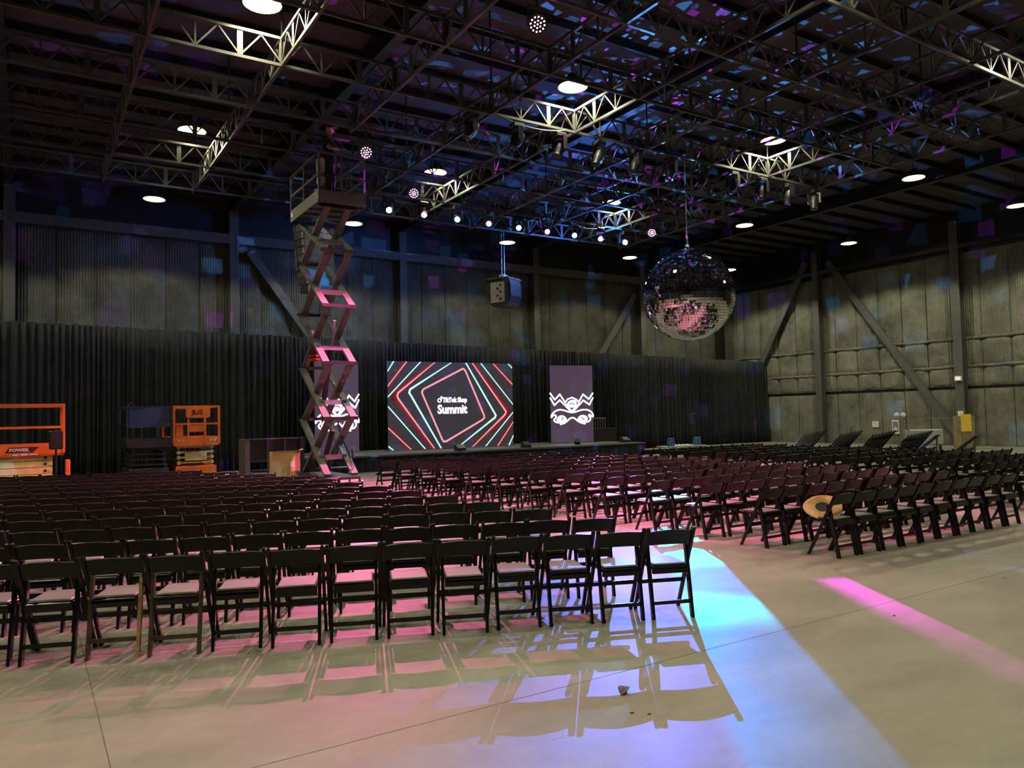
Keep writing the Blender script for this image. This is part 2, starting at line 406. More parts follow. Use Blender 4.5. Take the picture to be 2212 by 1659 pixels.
drape('black pleated drape right of the stage reaching the right wall', 21.6, 34.75, ztop, seed=4)
pt = thing('drape_support', 'silver pipe frame holding up the black drapes', 'pipe frame', (16, 28.37, 0))
MB().bar((-18.5,0,ztop(-2.5)-.03), (0,0,ztop(16)-.03), .05).build('crossbar', M_grey, pt)
MB().bar((0,0,ztop(16)-.03), (18.6,0,ztop(34.6)-.03), .05).build('crossbar', M_grey, pt)
for x in range(-18, 19, 4):
    MB().cyl((x,0,.01), (x,0,ztop(16+x)-.05), .025, n=8).build('upright', M_grey, pt); MB().bev(x-.25, x+.25, -.2, .25, 0, .01, .003).build('base_plate', M_grey, pt)

# ------------------------------------------------------------------ stage
st = thing('stage', 'low black stage with grey top under the screens', 'stage', (14.6, 25.6, 0))
MB().box(-7.1, 6.9, -2.0, 2.0, .49, .55).build('stage_deck', M_stage, st)
sk = MB(); n = 260
vs = [(-7.05+13.9*i/n, -1.93-.025*math.sin(i*1.3)-.01*math.sin(i*.41), z) for z in (.01, .49) for i in range(n+1)]
sk.add(vs, [(i, i+1, n+2+i, n+1+i) for i in range(n)]).build('stage_skirt', M_curtain, st, smooth=True)
for x in (-6.9, -3.5, 0, 3.5, 6.7):
    for y in (-1.8, 1.8): MB().cyl((x,y,0), (x,y,.49), .03, n=8).build('leg', M_dark, st)
MB().box(-7.1, -7.05, -1.95, 2, .01, .49).build('stage_side', M_curtain, st); MB().box(6.85, 6.9, -1.95, 2, .01, .49).build('stage_side', M_curtain, st)

M_cyan = emat('screen_cyan', (.55, 1.0, .90), 1.15); M_pink = emat('screen_pink', (1.0, .30, .36), 1.25)
M_redglow = emat('screen_red', (.42, .02, .025), .5); M_redfaint = emat('screen_faint_red', (.16, .022, .028), .6); M_grnglow = emat('screen_green', (.02, .10, .08), .35)
M_wht = emat('screen_white', (1, .93, .97), 2.6)
M_disp = emat('screen_black', (.035, .030, .036), .9, (.02,.02,.022)); M_disp2 = emat('screen_mauve', (.075, .045, .075), .9, (.03,.025,.03))
def ribbon(mb, pts, w, y):
    for (a, b), (c, d) in zip(pts[:-1], pts[1:]):
        p = Vector((a,0,b)); q = Vector((c,0,d)); t = (q-p)
        if t.length < 1e-4: continue
        t.normalize(); n = Vector((-t.z,0,t.x))*w/2; e = t*w*.3
        mb.add([p-n-e+Vector((0,y,0)), q-n+e+Vector((0,y,0)), q+n+e+Vector((0,y,0)), p+n-e+Vector((0,y,0)),
                p-n-e+Vector((0,y+.004,0)), q-n+e+Vector((0,y+.004,0)), q+n+e+Vector((0,y+.004,0)), p+n-e+Vector((0,y+.004,0))],
               [(0,1,2,3),(7,6,5,4),(0,4,5,1),(1,5,6,2),(2,6,7,3),(3,7,4,0)])
    return mb
def cut(mb, x0, x1, z0, z1):
    mb.v = [(min(x1,max(x0,a)), b, min(z1,max(z0,c))) for a, b, c in mb.v]; return mb
def clampp(l): return [(min(.998,max(.002,a)), min(.998,max(.002,b))) for a, b in l]
CY = [[(.047,1.),(0,.889)],[(.246,1.),(0,.602)],[(.484,1.),(.168,.683),(.16,.645),(.172,.616),(.395,0)],[(0,.488),(.272,0)],[(0,.045),(.035,0)],[(.608,1.),(.847,.371),(.839,.341),(.823,.326),(.531,.0)],[(.732,1.),(1.,.505)],[(.965,.999),(1.,.95)],[(1.,.398),(.76,0)],[(1.,.115),(.957,0)]]
PK = [[(.143,1.),(0,.723)],[(.357,1.),(.079,.644),(.072,.609),(.078,.581),(.343,0)],[(0,.249),(.166,0)],[(.661,1.),(.935,.415),(.932,.392),(.918,.365),(.65,0)],[(.835,1.),(1.,.747)],[(1.,.279),(.861,0)],[(.58,.926),(.269,.685),(.256,.656),(.259,.631),(.406,.105),(.417,.079),(.439,.082),(.735,.321),(.751,.346),(.748,.373),(.602,.899),(.589,.924),(.58,.926)]]
SW, SH = 5.52, 3.34
sc = thing('led_wall', 'large LED wall showing neon chevrons and Summit lettering', 'screen', (11.2, 26.2, .55))
MB().box(0, SW, 0, .12, 0, SH).build('cabinet', M_black, sc)
MB().box(.01, SW-.01, -.006, 0, .01, SH-.01).build('display', M_disp, sc)
def sxy(l): return [(a*SW, b*SH) for a, b in clampp(l)]
for l in PK[:-1]:
    off = -.11 if l[0][0] < .5 else .11
    cut(ribbon(MB(), [(min(SW-.02,max(.02,a+off*.6)), b) for a, b in sxy(l)], .15, -.0095), .012, SW-.012, .012, SH-.012).build('red_glow', M_redglow, sc)
    cut(ribbon(MB(), [(min(SW-.02,max(.02,a+off)), b) for a, b in sxy(l)], .30, -.0075), .012, SW-.012, .012, SH-.012).build('red_glow', M_redfaint, sc)
for l in CY: cut(ribbon(MB(), sxy(l), .078, -.016), .012, SW-.012, .012, SH-.012).build('neon_line', M_cyan, sc)
for l in PK: cut(ribbon(MB(), sxy(l), .068, -.016), .012, SW-.012, .012, SH-.012).build('neon_line', M_pink, sc)
def wall_M(x, z, y=-.018): return Matrix.Translation((x, y, z)) @ Matrix.Rotation(math.pi/2, 4, 'X')
text_part('lettering', 'Summit', .47, M_wht, sc, wall_M(.374*SW, .405*SH), bold=.016, sx=.90)
text_part('lettering', 'TikTok Shop', .255, M_wht, sc, wall_M(.415*SW, .535*SH), bold=.012, sx=.80)
nt_ = MB(); nt_.tube([(.374*SW+.09+.07*math.cos(t*.52), -.016, .555*SH+.07*math.sin(t*.52)) for t in range(12)], .02, 6, True)
nt_.bar((.374*SW+.16,-.016,.55*SH), (.374*SW+.16,-.016,.60*SH), .035).bar((.374*SW+.16,-.016,.60*SH), (.374*SW+.24,-.016,.585*SH), .03)
nt_.build('music_note', M_wht, sc)
MK = [[(0,.641),(.106,.556),(.225,.626),(.344,.519),(.404,.561),(.509,.581),(.6,.559),(.664,.523),(.765,.622),(.9,.557),(1.,.635)],[(0,.581),(.096,.485),(.222,.551),(.47,.404)],[(1.,.574),(.911,.486),(.769,.544),(.535,.404)],[(.363,.497),(.49,.401),(.663,.502)],[(.019,.33),(.02,.358),(.087,.4),(.179,.428),(.295,.423),(.502,.379),(.712,.42),(.843,.423),(.934,.401),(.986,.365),(.998,.329),(.958,.329),(.913,.362),(.88,.344),(.932,.315),(.917,.28),(.864,.262),(.759,.26)],[(.019,.33),(.072,.361),(.118,.357),(.136,.329),(.076,.301),(.095,.276),(.172,.258),(.25,.264)],[(.223,.239),(.341,.256),(.501,.34),(.655,.26),(.798,.238)],[(.148,.293),(.188,.336),(.267,.349),(.331,.327),(.368,.291),(.303,.271),(.212,.271),(.148,.293)],[(.266,.335),(.291,.313),(.251,.292)],[(.63,.296),(.683,.339),(.762,.345),(.827,.33),(.859,.294),(.786,.274),(.707,.274),(.63,.296)],[(.722,.331),(.735,.31),(.786,.288)],[(.389,.49),(.442,.532),(.534,.546),(.611,.524),(.557,.467),(.479,.454),(.389,.49)],[(.441,.497),(.507,.51),(.558,.489)]]
def side_screen(lab, cx, th):
    W2, H2 = 2.0, 3.32
    t = thing('led_banner', lab, 'screen', (cx, 26.2, .55), R(th), 'side LED banners')
    MB().box(-W2/2, W2/2, 0, .12, 0, H2).build('cabinet', M_black, t)
    MB().box(-W2/2+.01, W2/2-.01, -.006, 0, .01, H2-.01).build('display', M_disp2, t)
    def chaikin(p):
        q = [p[0]]
        for a, b in zip(p[:-1], p[1:]): q += [(.75*a[0]+.25*b[0], .75*a[1]+.25*b[1]), (.25*a[0]+.75*b[0], .25*a[1]+.75*b[1])]
        return q+[p[-1]]
    for k, l in enumerate(MK):
        p = [(-W2/2+a*W2, b*H2) for a, b in clampp(l)]
        if k >= 4: p = chaikin(chaikin(p))
        y = -.012-.0006*k; dark = k in (8, 10, 12)
        mb_ = ribbon(MB(), p, .04 if dark else .062, y)
        if k in (7, 9, 11):
            n_ = len(p)-1; mb_.add([(a, y, b) for a, b in p[:-1]], [tuple(range(n_))])
        mb_.build('mask_line', M_disp2 if dark else M_wht, t)
side_screen('tall mauve LED banner with white mask drawing behind the tall lift', 9.28, 20)
side_screen('tall mauve LED banner with white mask drawing right of the main screen', 19.72, -14)

# stage odds and ends
def monitor(lab, x, y, w, rz=0):
    t = thing('floor_monitor', lab, 'monitor', (x, y, .55), rz)
    t.scale = (.8, .75, .72)
    MB().prism([(-.18,0),(.2,0),(.2,.12),(-.05,.30),(-.18,.30)], 'x', -w/2, w/2).build('cabinet', M_black, t)
    MB().prism([(.19,.13),(.205,.14),(-.04,.315),(-.055,.30)], 'x', -w/2+.03, w/2-.03).build('grille', M_dark, t)
monitor('black monitor box on the stage edge before the main screen', 12.95, 23.85, .42, math.pi)
monitor('black monitor box on the stage edge between screen and banner', 15.75, 23.85, .36, math.pi)
monitor('small black monitor wedge at the foot of the right banner', 18.6, 24.4, .3, 2.5)
monitor('black box at the right end of the stage', 21.0, 24.3, .5, math.pi)
def bottle(lab, x, y, z, mt, group=None, h=.24):
    t = thing('water_bottle', lab, 'bottle', (x, y, z), 0, group)
    MB().lathe([(.030,0),(.033,.01),(.033,h*.62),(.026,h*.75),(.013,h*.88),(.013,h*.93)], 10).build('bottle_body', mt, t, smooth=True)
    MB().lathe([(.016,h*.92),(.016,h),(.010,h+.002)], 10).build('cap', M_white, t)
bottle('clear white-capped bottle at the left end of the stage', 9.0, 23.9, .55, M_lightgrey, h=.3)
sr = thing('stage_stairs', 'black stair platform with handrail right of the banner', 'stairs', (21.2, 26.6, .55))
MB().box(-.9, .9, -.5, .6, .52, .57).build('landing', M_dark, sr)
for x in (-.85, 0, .85):
    for y in (-.45, .55): MB().bar((x,y,0), (x,y,.52), .05).build('leg', M_dark, sr)
MB().box(-.88, .88, -.49, -.47, .02, .5).build('front_panel', M_black, sr)
MB().bar((-.85,-.45,1.02), (.3,-.45,1.02), .04).build('handrail', M_grey, sr)
for k in range(9): MB().bar((-.85+k*.144,-.45,.57), (-.85+k*.144,-.45,1.0), .022).build('baluster', M_grey, sr)
ss = thing('speaker_stand', 'black speaker stand on the left before the drape', 'speaker', (.50, 19.2, 0))
MB().bev(-.13,.13,-.12,.12,1.24,1.64,.02).build('cabinet', M_black, ss); MB().box(-.11,.11,-.128,-.12,1.27,1.61).build('grille', M_dark, ss)
MB().cyl((0,0,.02), (0,0,1.24), .02, n=8).build('pole', M_dark, ss)
for k in range(3): MB().bar((0,0,.6), (.45*math.cos(k*2.1), .45*math.sin(k*2.1), .02), .025).build('leg', M_dark, ss)
s2 = thing('pole_speaker', 'small grey speaker on a pole before the right drape', 'speaker', (23.9, 23.2, 0))
MB().bev(-.14,.14,-.13,.13,1.25,1.7,.02).build('cabinet', M_dark, s2); MB().cyl((0,0,.02), (0,0,1.25), .02, n=8).build('pole', M_dark, s2); MB().box(-.12,.12,-.137,-.13,1.28,1.67).build('grille', M_black, s2)
for k in range(3): MB().bar((0,0,.5), (.4*math.cos(k*2.1), .4*math.sin(k*2.1), .02), .025).build('leg', M_dark, s2)

# ------------------------------------------------------------------ scissor lifts
def tall_lift():
    t = thing('scissor_lift', 'tall black scissor lift raised to the trusses with a worker on top', 'scissor lift', (6.37, 18.72, 0))
    x0, x1, y0, y1 = -.34, .34, -.965, .965
    MB().bev(-.42,.42,-1.15,1.15,.16,.38,.02).build('chassis', M_black, t)
    MB().box(-.40,.40,-1.18,-1.15,.2,.36).build('end_panel', M_dark, t)
    for x in (-.44,.44):
        for y in (-.8,.8): MB().cyl((x-.06,y,.17), (x+.06,y,.17), .17, n=16).build('wheel', M_black, t, smooth=True)
    for x in (-.1, .15): MB().box(x, x+.2, -1.186, -1.18, .25, .31).build('decal', M_white, t)
    zs = [.42, 1.78, 3.12, 4.52, 5.87, 6.96]
    for i in range(5):
        for x in (x0, x1):
            s_ = .045 if x < 0 else -.045
            MB().bar((x, y1, zs[i+1]), (x, y0, zs[i]), .06, .17, (1,0,0)).build('scissor_arm', M_liftarm, t)
            MB().bar((x+s_*1.6, y0, zs[i+1]), (x+s_*1.6, y1, zs[i]), .06, .17, (1,0,0)).build('scissor_arm', M_liftarm, t)
            MB().cyl((x-.07, 0, (zs[i]+zs[i+1])/2), (x+.10 if x < 0 else x+.07, 0, (zs[i]+zs[i+1])/2), .035, n=8).build('pivot_pin', M_grey, t)
        for y in (y0, y1):
            MB().bar((x0-.1, y, zs[i+1]), (x1+.1, y, zs[i+1]), .08).build('cross_tube', M_dark, t)
        MB().bar((x0, (y0+y1)/2-.42, (zs[i]*.7+zs[i+1]*.3)), (x1, (y0+y1)/2-.42, (zs[i]*.7+zs[i+1]*.3)), .06, .12).build('cross_tube', M_liftarm, t)
    cy = MB().cyl((0, .35, 2.0), (0, -.35, 3.6), .07, n=12); cy.build('lift_cylinder', M_dark, t, smooth=True)
    MB().cyl((0, -.35, 3.6), (0, -.62, 4.2), .04, n=12).build('piston_rod', M_grey, t, smooth=True)
    MB().cyl((0, .35, .6), (0, -.4, 1.5), .07, n=12).build('lift_cylinder', M_dark, t, smooth=True)
    MB().tube([(.2,-.2,1.7),(.22,-.4,1.3),(.3,-.7,.9),(.34,-.85,.6),(.2,-.95,.42)], .025, 6).build('hose', M_dark, t, smooth=True)
    MB().tube([(-.5,.9,7.0),(-.52,.95,6.5),(-.47,.85,6.1),(-.42,.9,5.6)], .015, 6).build('hose', M_dark, t, smooth=True)
    MB().lathe([(.02,0),(.16,.02),(.16,.07),(.1,.09),(.16,.11),(.16,.16),(.02,.18)], 12, (-.2,.35,3.25)).build('cable_reel', mat('red_paint',(.45,.04,.02),.5), t, smooth=True)
    # platform
    px0, px1, py0, py1 = -.56, .58, -1.235, 1.01; pz = 7.01
    pl = MB().box(px0, px1, py0, py1, pz, pz+.06); pl.build('platform_deck', M_liftarm, t)
    for y in (-.9,-.4,.1,.6): MB().bar((px0,y,pz-.03), (px1,y,pz-.03), .05, .06).build('deck_beam', M_liftarm, t)
    toe = .23
    MB().box(px0-.03, px0, py0, py1, pz-.06, pz+toe).build('toe_board', M_liftarm, t); MB().box(px1, px1+.03, py0, py1, pz-.06, pz+toe).build('toe_board', M_liftarm, t)
    MB().box(px0, px1, py0-.03, py0, pz-.06, pz+toe).build('toe_board', M_liftarm, t); MB().box(px0, px1, py1, py1+.03, pz-.06, pz+toe).build('toe_board', M_liftarm, t)
    for zr in (pz+.62, pz+1.14):
        for a, b in (((px0,py0),(px0,py1)), ((px1,py0),(px1,py1)), ((px0,py1),(px1,py1)), ((px0+.55 if zr < 7.9 else px0,py0),(px1,py0))):
            MB().bar((a[0],a[1],zr), (b[0],b[1],zr), .045).build('guard_rail', M_liftarm, t)
    for x, y in ((px0,py0),(px0,py1),(px1,py0),(px1,py1),(px0,-.1),(px1,-.1),(px0+.55,py0)):
        MB().bar((x,y,pz), (x,y,pz+1.16), .05).build('rail_post', M_liftarm, t)
    cb = MB().bev(px0+.03, px0+.2, py0+.1, py0+.32, pz+.72, pz+1.05, .02); cb.build('control_box', mat('control_grey',(.45,.44,.38),.5), t)
    MB().bev(px0+.03, px0+.2, py0+.1, py0+.3, pz+.42, pz+.6, .02).build('control_box', mat('control_grey',(.45,.44,.38),.5), t)
    MB().box(px0-.034, px0-.03, py1-.2, py1-.08, pz+.05, pz+.15).build('decal', M_white, t)
tall_lift()

def parked_lift(lab, loc, rz, W, L, body, arms, kind):
    # local: width along X, length along Y, camera side is -Y
    t = thing('scissor_lift', lab, 'scissor lift', loc, rz)
    hw, hl = W/2, L/2
    MB().bev(-hw+.05, hw-.05, -hl, hl, .12, .5, .02).build('chassis', body if kind != 'dark' else M_dark, t)
    for x in (-hw+.1, hw-.1):
        for y in (-hl*.7, hl*.7): MB().cyl((x-.07,y,.18), (x+.07,y,.18), .18, n=16).build('wheel', M_black, t, smooth=True)
    n = 4 if kind != 'long' else 4
    zb, zt = .52, 1.12
    for i in range(n):
        z = zb + (zt-zb)*(i+.5)/n; hgt = (zt-zb)/n
        for x in (-hw+.16, hw-.16):
            MB().bev(x-.04, x+.04, -hl+.12, hl-.12, z-hgt*(.47 if kind == 'long' else .36), z+hgt*(.47 if kind == 'long' else .36), .008).build('scissor_arm', arms, t)
        MB().bar((-hw+.1,-hl+.16,z), (hw-.1,-hl+.16,z), .06, .05).build('cross_tube', arms, t)
        for y in (-hl*.8, 0, hl*.8): MB().cyl((-hw+.10,y,z), (-hw+.19,y,z), .03, n=8).build('pivot_pin', M_dark, t)
        for y in (-hl*.8, 0, hl*.8): MB().cyl((hw-.19,y,z), (hw-.10,y,z), .03, n=8).build('pivot_pin', M_dark, t)
    if kind == 'short': MB().bev(-.3,.3,-hl+.06,-hl+.09,zb+.13,zb+.36,.01).build('cover_plate', arms, t)
    pz = 1.14
    MB().bev(-hw, hw, -hl-.1, hl+.1, pz-.06, pz+.04, .012).build('platform_deck', body, t)
    th = .2
    MB().box(-hw, hw, -hl-.1, -hl-.07, pz+.04, pz+th).build('toe_board', body, t); MB().box(-hw, hw, hl+.07, hl+.1, pz+.04, pz+th).build('toe_board', body, t)
    MB().box(-hw-.012, -hw+.02, -hl-.1, hl+.1, pz-.02, pz+th).build('toe_board', body, t); MB().box(hw-.02, hw+.012, -hl-.1, hl+.1, pz-.02, pz+th).build('toe_board', body, t)
    rt = pz+1.08
    for zr in (pz+.58, rt):
        for a, b in (((-hw,-hl-.09),(hw,-hl-.09)), ((-hw,hl+.09),(hw,hl+.09)), ((-hw,-hl-.09),(-hw,hl+.09)), ((hw,-hl-.09),(hw,hl+.09))):
            MB().bar((*a,zr), (*b,zr), .055).build('guard_rail', body, t)
    for x, y in ((-hw,-hl-.09),(hw,-hl-.09),(-hw,hl+.09),(hw,hl+.09)): MB().bar((x,y,pz), (x,y,rt), .06).build('rail_post', body, t)
    if kind != 'long':
        for x in (-hw*.38, hw*.38): MB().bar((x,-hl-.09,pz), (x,-hl-.09,rt), .05).build('rail_post', body, t)
    return t, pz, rt, hw, hl
t, pz, rt, hw, hl = parked_lift('orange scissor lift with cream arms parked end-on at the drape', (4.12, 24.6, 0), 0, 1.22, 1.9, M_orange, M_cream, 'short')
MB().prism([(-.24,rt-.33),(.30,rt-.33),(.36,rt-.30),(.36,rt-.02),(-.30,rt-.02),(-.30,rt-.30)], 'y', -hl-.14, -hl-.11).build('sign_panel', M_orange, t)
text_part('lettering', 'JLG', .17, M_black, t, Matrix.Translation((-.13, -hl-.142, rt-.22)) @ Matrix.Rotation(math.pi/2, 4, 'X'), bold=.006, sx=1.1)
MB().bev(-.22, .24, -hl-.13, -hl-.06, pz+.34, pz+.54, .01).build('gate_panel', M_orange, t)
MB().bev(-.56, -.36, -hl-.06, -hl+.02, pz+.2, pz+.55, .01).build('manual_box', M_orange, t)
MB().bev(-.5, -.34, -hl+.1, -hl+.2, pz+.65, pz+1.0, .01).build('control_box', M_dark, t)
M_str = mat('cream_stripe', (.75, .66, .36), .5)
for s_ in (-1, 1):
    for k in range(2):
        x = s_*.44 - .09 + k*.11
        MB().add([(x,-hl-.104,pz+.07),(x+.06,-hl-.104,pz+.07),(x+.10,-hl-.104,pz+.14),(x+.04,-hl-.104,pz+.14)], [(0,1,2,3)]).build('hazard_stripe', M_str, t)
MB().box(-hw-.05, -hw-.03, -hl+.1, -hl+.18, pz+.4, pz+.5).build('tag_label', M_white, t)
t, pz, rt, hw, hl = parked_lift('black scissor lift parked end-on beside the small orange lift', (2.85, 24.4, 0), 0, 1.12, 1.9, M_dark, M_dark, 'dark')
MB().box(-hw+.05, hw-.05, -hl-.13, -hl-.11, pz+.5, rt-.03).build('sign_panel', mat('navy_panel', (.03,.035,.06), .35), t)
MB().bar((-hw,-hl-.05,rt), (-hw+.1,-hl-.1,rt+.15), .015).build('antenna', M_grey, t)
t, pz, rt, hw, hl = parked_lift('long orange scissor lift parked side-on at the left edge', (-.72, 20.75, 0), math.pi/2, 1.5, 2.6, M_orange, M_cream, 'long')
# that lift is turned: local +X faces the stage, local -X... face towards the camera is local -X rotated => use x=-hw side
def face(name, mb, mt): return mb.build(name, mt, t)
FM = Matrix.Rotation(-math.pi/2, 4, 'Z')
def onface(mb): mb.v = [tuple(FM @ Vector(v)) for v in mb.v]; return mb
onface(MB().prism([(.28,pz+.03),(.80,pz+.03),(.92,pz+.15),(.36,pz+.15)], 'y', -hw-.02, -hw-.012)).build('logo_plate', mat('logo_dark_red', (.12,.008,.01), .4), t)
text_part('lettering', 'POWER', .09, M_white, t, FM @ Matrix.Translation((.36, -hw-.021, pz+.06)) @ Matrix.Rotation(math.pi/2, 4, 'X'), bold=.006, sx=1.15)
for k, wd in enumerate((.1, .13, .15)): onface(MB().box(.42+k*.16, .42+k*.16+wd, -hw-.016, -hw-.012, pz-.03, pz-.005)).build('small_print', M_white, t)
onface(MB().box(1.22, 1.28, -hw-.01, -hw+.02, pz+.35, pz+.5)).build('tag_label', M_white, t)
onface(MB().bev(1.42, 1.52, -hw-.02, -hw+.1, .5, .98, .02)).build('outrigger', M_orange, t)

# worker on the lift ------------------------------------------------
def skin_mesh(name, verts, edges, radii, mt, root=0, sub=2):
    me = bpy.data.meshes.new(name); me.from_pydata(verts, edges, []); o = bpy.data.objects.new(name, me); COL.objects.link(o)
    sm = o.modifiers.new('skin', 'SKIN'); sm.use_smooth_shade = True; sm.branch_smoothing = .6
    for i, r in enumerate(radii): me.skin_vertices[0].data[i].radius = r if isinstance(r, tuple) else (r, r)
    me.skin_vertices[0].data[root].use_root = True
    s_ = o.modifiers.new('sub', 'SUBSURF'); s_.levels = sub; s_.render_levels = sub
    e = bpy.data.meshes.new_from_object(o.evaluated_get(bpy.context.evaluated_depsgraph_get()))
    bpy.data.objects.remove(o); e.materials.clear(); e.materials.append(mt)
    e.polygons.foreach_set('use_smooth', [True]*len(e.polygons)); return e
pz0 = 7.075
pr = thing('person', 'worker in black T-shirt and cap standing on the raised lift platform', 'person', (6.15, 17.72, pz0), R(-35)); pr.scale = (1.05, 1.05, 1.05)
# local: facing +X (turned right), y left
V = [(0,0,.92),(0,0,1.08),(0,0,1.25),(0.01,0,1.40),(.02,0,1.50),(.035,0,1.56),                     # pelvis..neck 0-5
     (0,.19,1.40),(.03,.25,1.18),(.10,.24,.98),(.15,.23,.90),                                      # left arm 6-9
     (0,-.19,1.40),(.06,-.24,1.16),(.27,-.20,1.12),(.34,-.18,1.13),                                # right arm 10-13
     (0,.095,.86),(.02,.11,.48),(0,.12,.09),(.11,.13,.045),                                        # left leg
     (0,-.095,.86),(.03,-.12,.48),(0,-.13,.09),(.11,-.14,.045)]
Ed = [(0,1),(1,2),(2,3),(3,4),(4,5),(3,6),(6,7),(7,8),(8,9),(3,10),(10,11),(11,12),(12,13),(0,14),(14,15),(15,16),(16,17),(0,18),(18,19),(19,20),(20,21)]
Rd = [(.09,.12),(.09,.12),(.09,.13),(.08,.11),.062,.055, .075,.05,.04,.034, .075,.05,.04,.034, .08,.06,.048,.05, .08,.06,.048,.05]
put('body', skin_mesh('body', V, Ed, Rd, M_skin), pr)
# clothing: shirt and trousers as slightly larger skins
Vs = V[0:4]+[V[6], V[7], V[10], V[11]]
Vs = [(0,0,.80),(0,0,.90),(0,0,1.08),(0,0,1.25),(.01,0,1.41),(0,.19,1.41),(.022,.245,1.20),(0,-.19,1.41),(.05,-.235,1.19)]
put('shirt', skin_mesh('shirt', Vs, [(0,1),(1,2),(2,3),(3,4),(4,5),(5,6),(4,7),(7,8)], [(.16,.22),(.16,.22),(.155,.21),(.16,.225),(.14,.20),.11,.10,.11,.10], M_shirt), pr)
Vt = [(0,0,1.06),(0,0,.92),(0,.095,.84),(.02,.11,.48),(0,.12,.10),(0,-.095,.84),(.03,-.12,.48),(0,-.13,.10)]
put('trousers', skin_mesh('trousers', Vt, [(0,1),(1,2),(2,3),(3,4),(1,5),(5,6),(6,7)], [(.14,.19),(.15,.20),.125,.10,.09,.125,.10,.09], M_shirt), pr)
hd = MB()
prof = [(.035,1.50),(.06,1.53),(.078,1.57),(.088,1.62),(.09,1.67),(.086,1.72),(.065,1.765),(.03,1.785)]
n = 20; vs = []
for r_, z in prof:
    for k in range(n):
        a = 2*math.pi*k/n; x = r_*1.12*math.cos(a)+.04; y_ = r_*.88*math.sin(a)
        if abs(y_) < .02 and x > .08 and 1.6 < z < 1.66: x += .022          # nose
        if x > .1 and 1.66 < z < 1.69: x -= .008
        vs.append((x, y_, z))
fs = [(i*n+k, i*n+(k+1)%n, (i+1)*n+(k+1)%n, (i+1)*n+k) for i in range(len(prof)-1) for k in range(n)] + [tuple(range(n-1,-1,-1)), tuple(range(n*7, n*8))]
head = hd.add(vs, fs).build('head', M_skin, pr, smooth=True)
for s_ in (-1, 1):
    MB().lathe([(.004,-.004),(.011,0),(.004,.004)], 8, (.128, s_*.032, 1.665), Matrix.Rotation(math.pi/2, 3, 'Y')).build('eye', M_black, head, smooth=True)
    MB().lathe([(.008,-.006),(.026,0),(.02,.008),(.006,.006)], 8, (.03, s_*.084, 1.65), Matrix.Rotation(math.pi/2, 3, 'X')).build('ear', M_skin, head, smooth=True)
MB().bar((.125,-.022,1.585), (.125,.022,1.585), .012, .008).build('mouth', mat('lips', (.30,.10,.08), .5), head)
MB().prism([(.085,-.05),(.12,-.035),(.125,0),(.12,.035),(.085,.05)], 'z', 1.505, 1.57).build('beard', mat('beard_brown', (.10,.05,.03), .8), head)
MB().lathe([(.094,1.69),(.098,1.72),(.086,1.77),(.05,1.80),(.01,1.81)], 20, (.035,0,0)).build('cap', mat('cap_grey', (.06,.065,.08), .8), pr, smooth=True)
MB().prism([(.10,-.075),(.19,-.055),(.215,0),(.19,.055),(.10,.075)], 'z', 1.695, 1.71).build('cap_brim', mat('cap_brim_pale', (.30,.32,.42), .7), pr)
def hand(base, d, up):
    hv = [(0,0,0)]; he = []; hr = [(.022,.030)]
    d = Vector(d).normalized(); up = Vector(up).normalized(); sd = d.cross(up); B = Vector(base)
    P = lambda a, b, c: tuple(B + d*a + sd*b + up*c)
    hv[0] = P(0,0,0); hv.append(P(.05,0,0)); hr.append((.018,.034)); he.append((0,1))
    for i, (o_, L) in enumerate(((-.027,.065),(-.009,.078),(.009,.073),(.027,.056))):
        k = len(hv); hv += [P(.085,o_,0), P(.085+L*.55,o_,-.012), P(.085+L*.85,o_,-.04)]; hr += [.0095,.009,.0075]; he += [(1,k),(k,k+1),(k+1,k+2)]
    k = len(hv); hv += [P(.03,-.042,-.01), P(.065,-.055,-.03)]; hr += [.011,.009]; he += [(0,k),(k,k+1)]
    return skin_mesh('hand', hv, he, hr, M_skin, 0, 1)
put('hand', hand((.15,.23,.90), (.3,-.05,-1), (1,0,.2)), pr)
put('hand', hand((.34,-.18,1.13), (1,.1,-.15), (0,0,1)), pr)
MB().bev(.13,.19,.19,.27,.74,.84,.01).build('radio', M_black, pr)

# ------------------------------------------------------------------ things left of the stage
sd = thing('step_unit', 'grey-framed black stage step unit left of the carton', 'steps', (6.05, 22.75, 0))
MB().box(-.85,-.72,-.4,.4,0,1.24).build('side_panel', M_steel, sd); MB().box(.72,.85,-.4,.4,0,1.24).build('side_panel', M_dark, sd)
MB().bar((-.85,-.38,1.24), (.85,-.38,1.24), .04).build('top_rail', M_steel, sd)
for x in (-.22, .28): MB().bar((x,-.38,.02), (x,-.38,1.24), .035).build('upright', M_steel, sd)
for z in (.3, .6): MB().box(-.72,.72,-.35,.35,z-.03,z).build('tread', M_dark, sd)
MB().box(-.72,.72,-.33,-.31,.62,1.2).build('back_panel', M_black, sd)
bxp = thing('carton', 'brown cardboard carton with open flaps beside the tall lift', 'box', (5.93, 21.0, 0), R(-8))
MB().box(-.37,.37,-.28,.28,.02,.9).build('carton_body', M_card, bxp)
MB().add([(-.37,-.28,.9),(.37,-.28,.9),(.45,-.34,.95),(-.30,-.36,.94)], [(0,1,2,3)]).build('flap', M_card, bxp)
MB().add([(.37,-.28,.9),(.37,.28,.9),(.48,.26,.96),(.47,-.27,.97)], [(0,1,2,3)]).build('flap', M_card, bxp)
MB().box(.10,.22,-.284,-.28,.5,.66).build('shipping_label', M_white, bxp); MB().box(.24,.36,-.2825,-.28,.02,.9).build('packing_tape', mat('tape_tan', (.36,.22,.12), .4), bxp)
tb = thing('equipment_cart', 'black equipment cart with papers behind the tall lift', 'cart', (7.75, 22.2, 0))
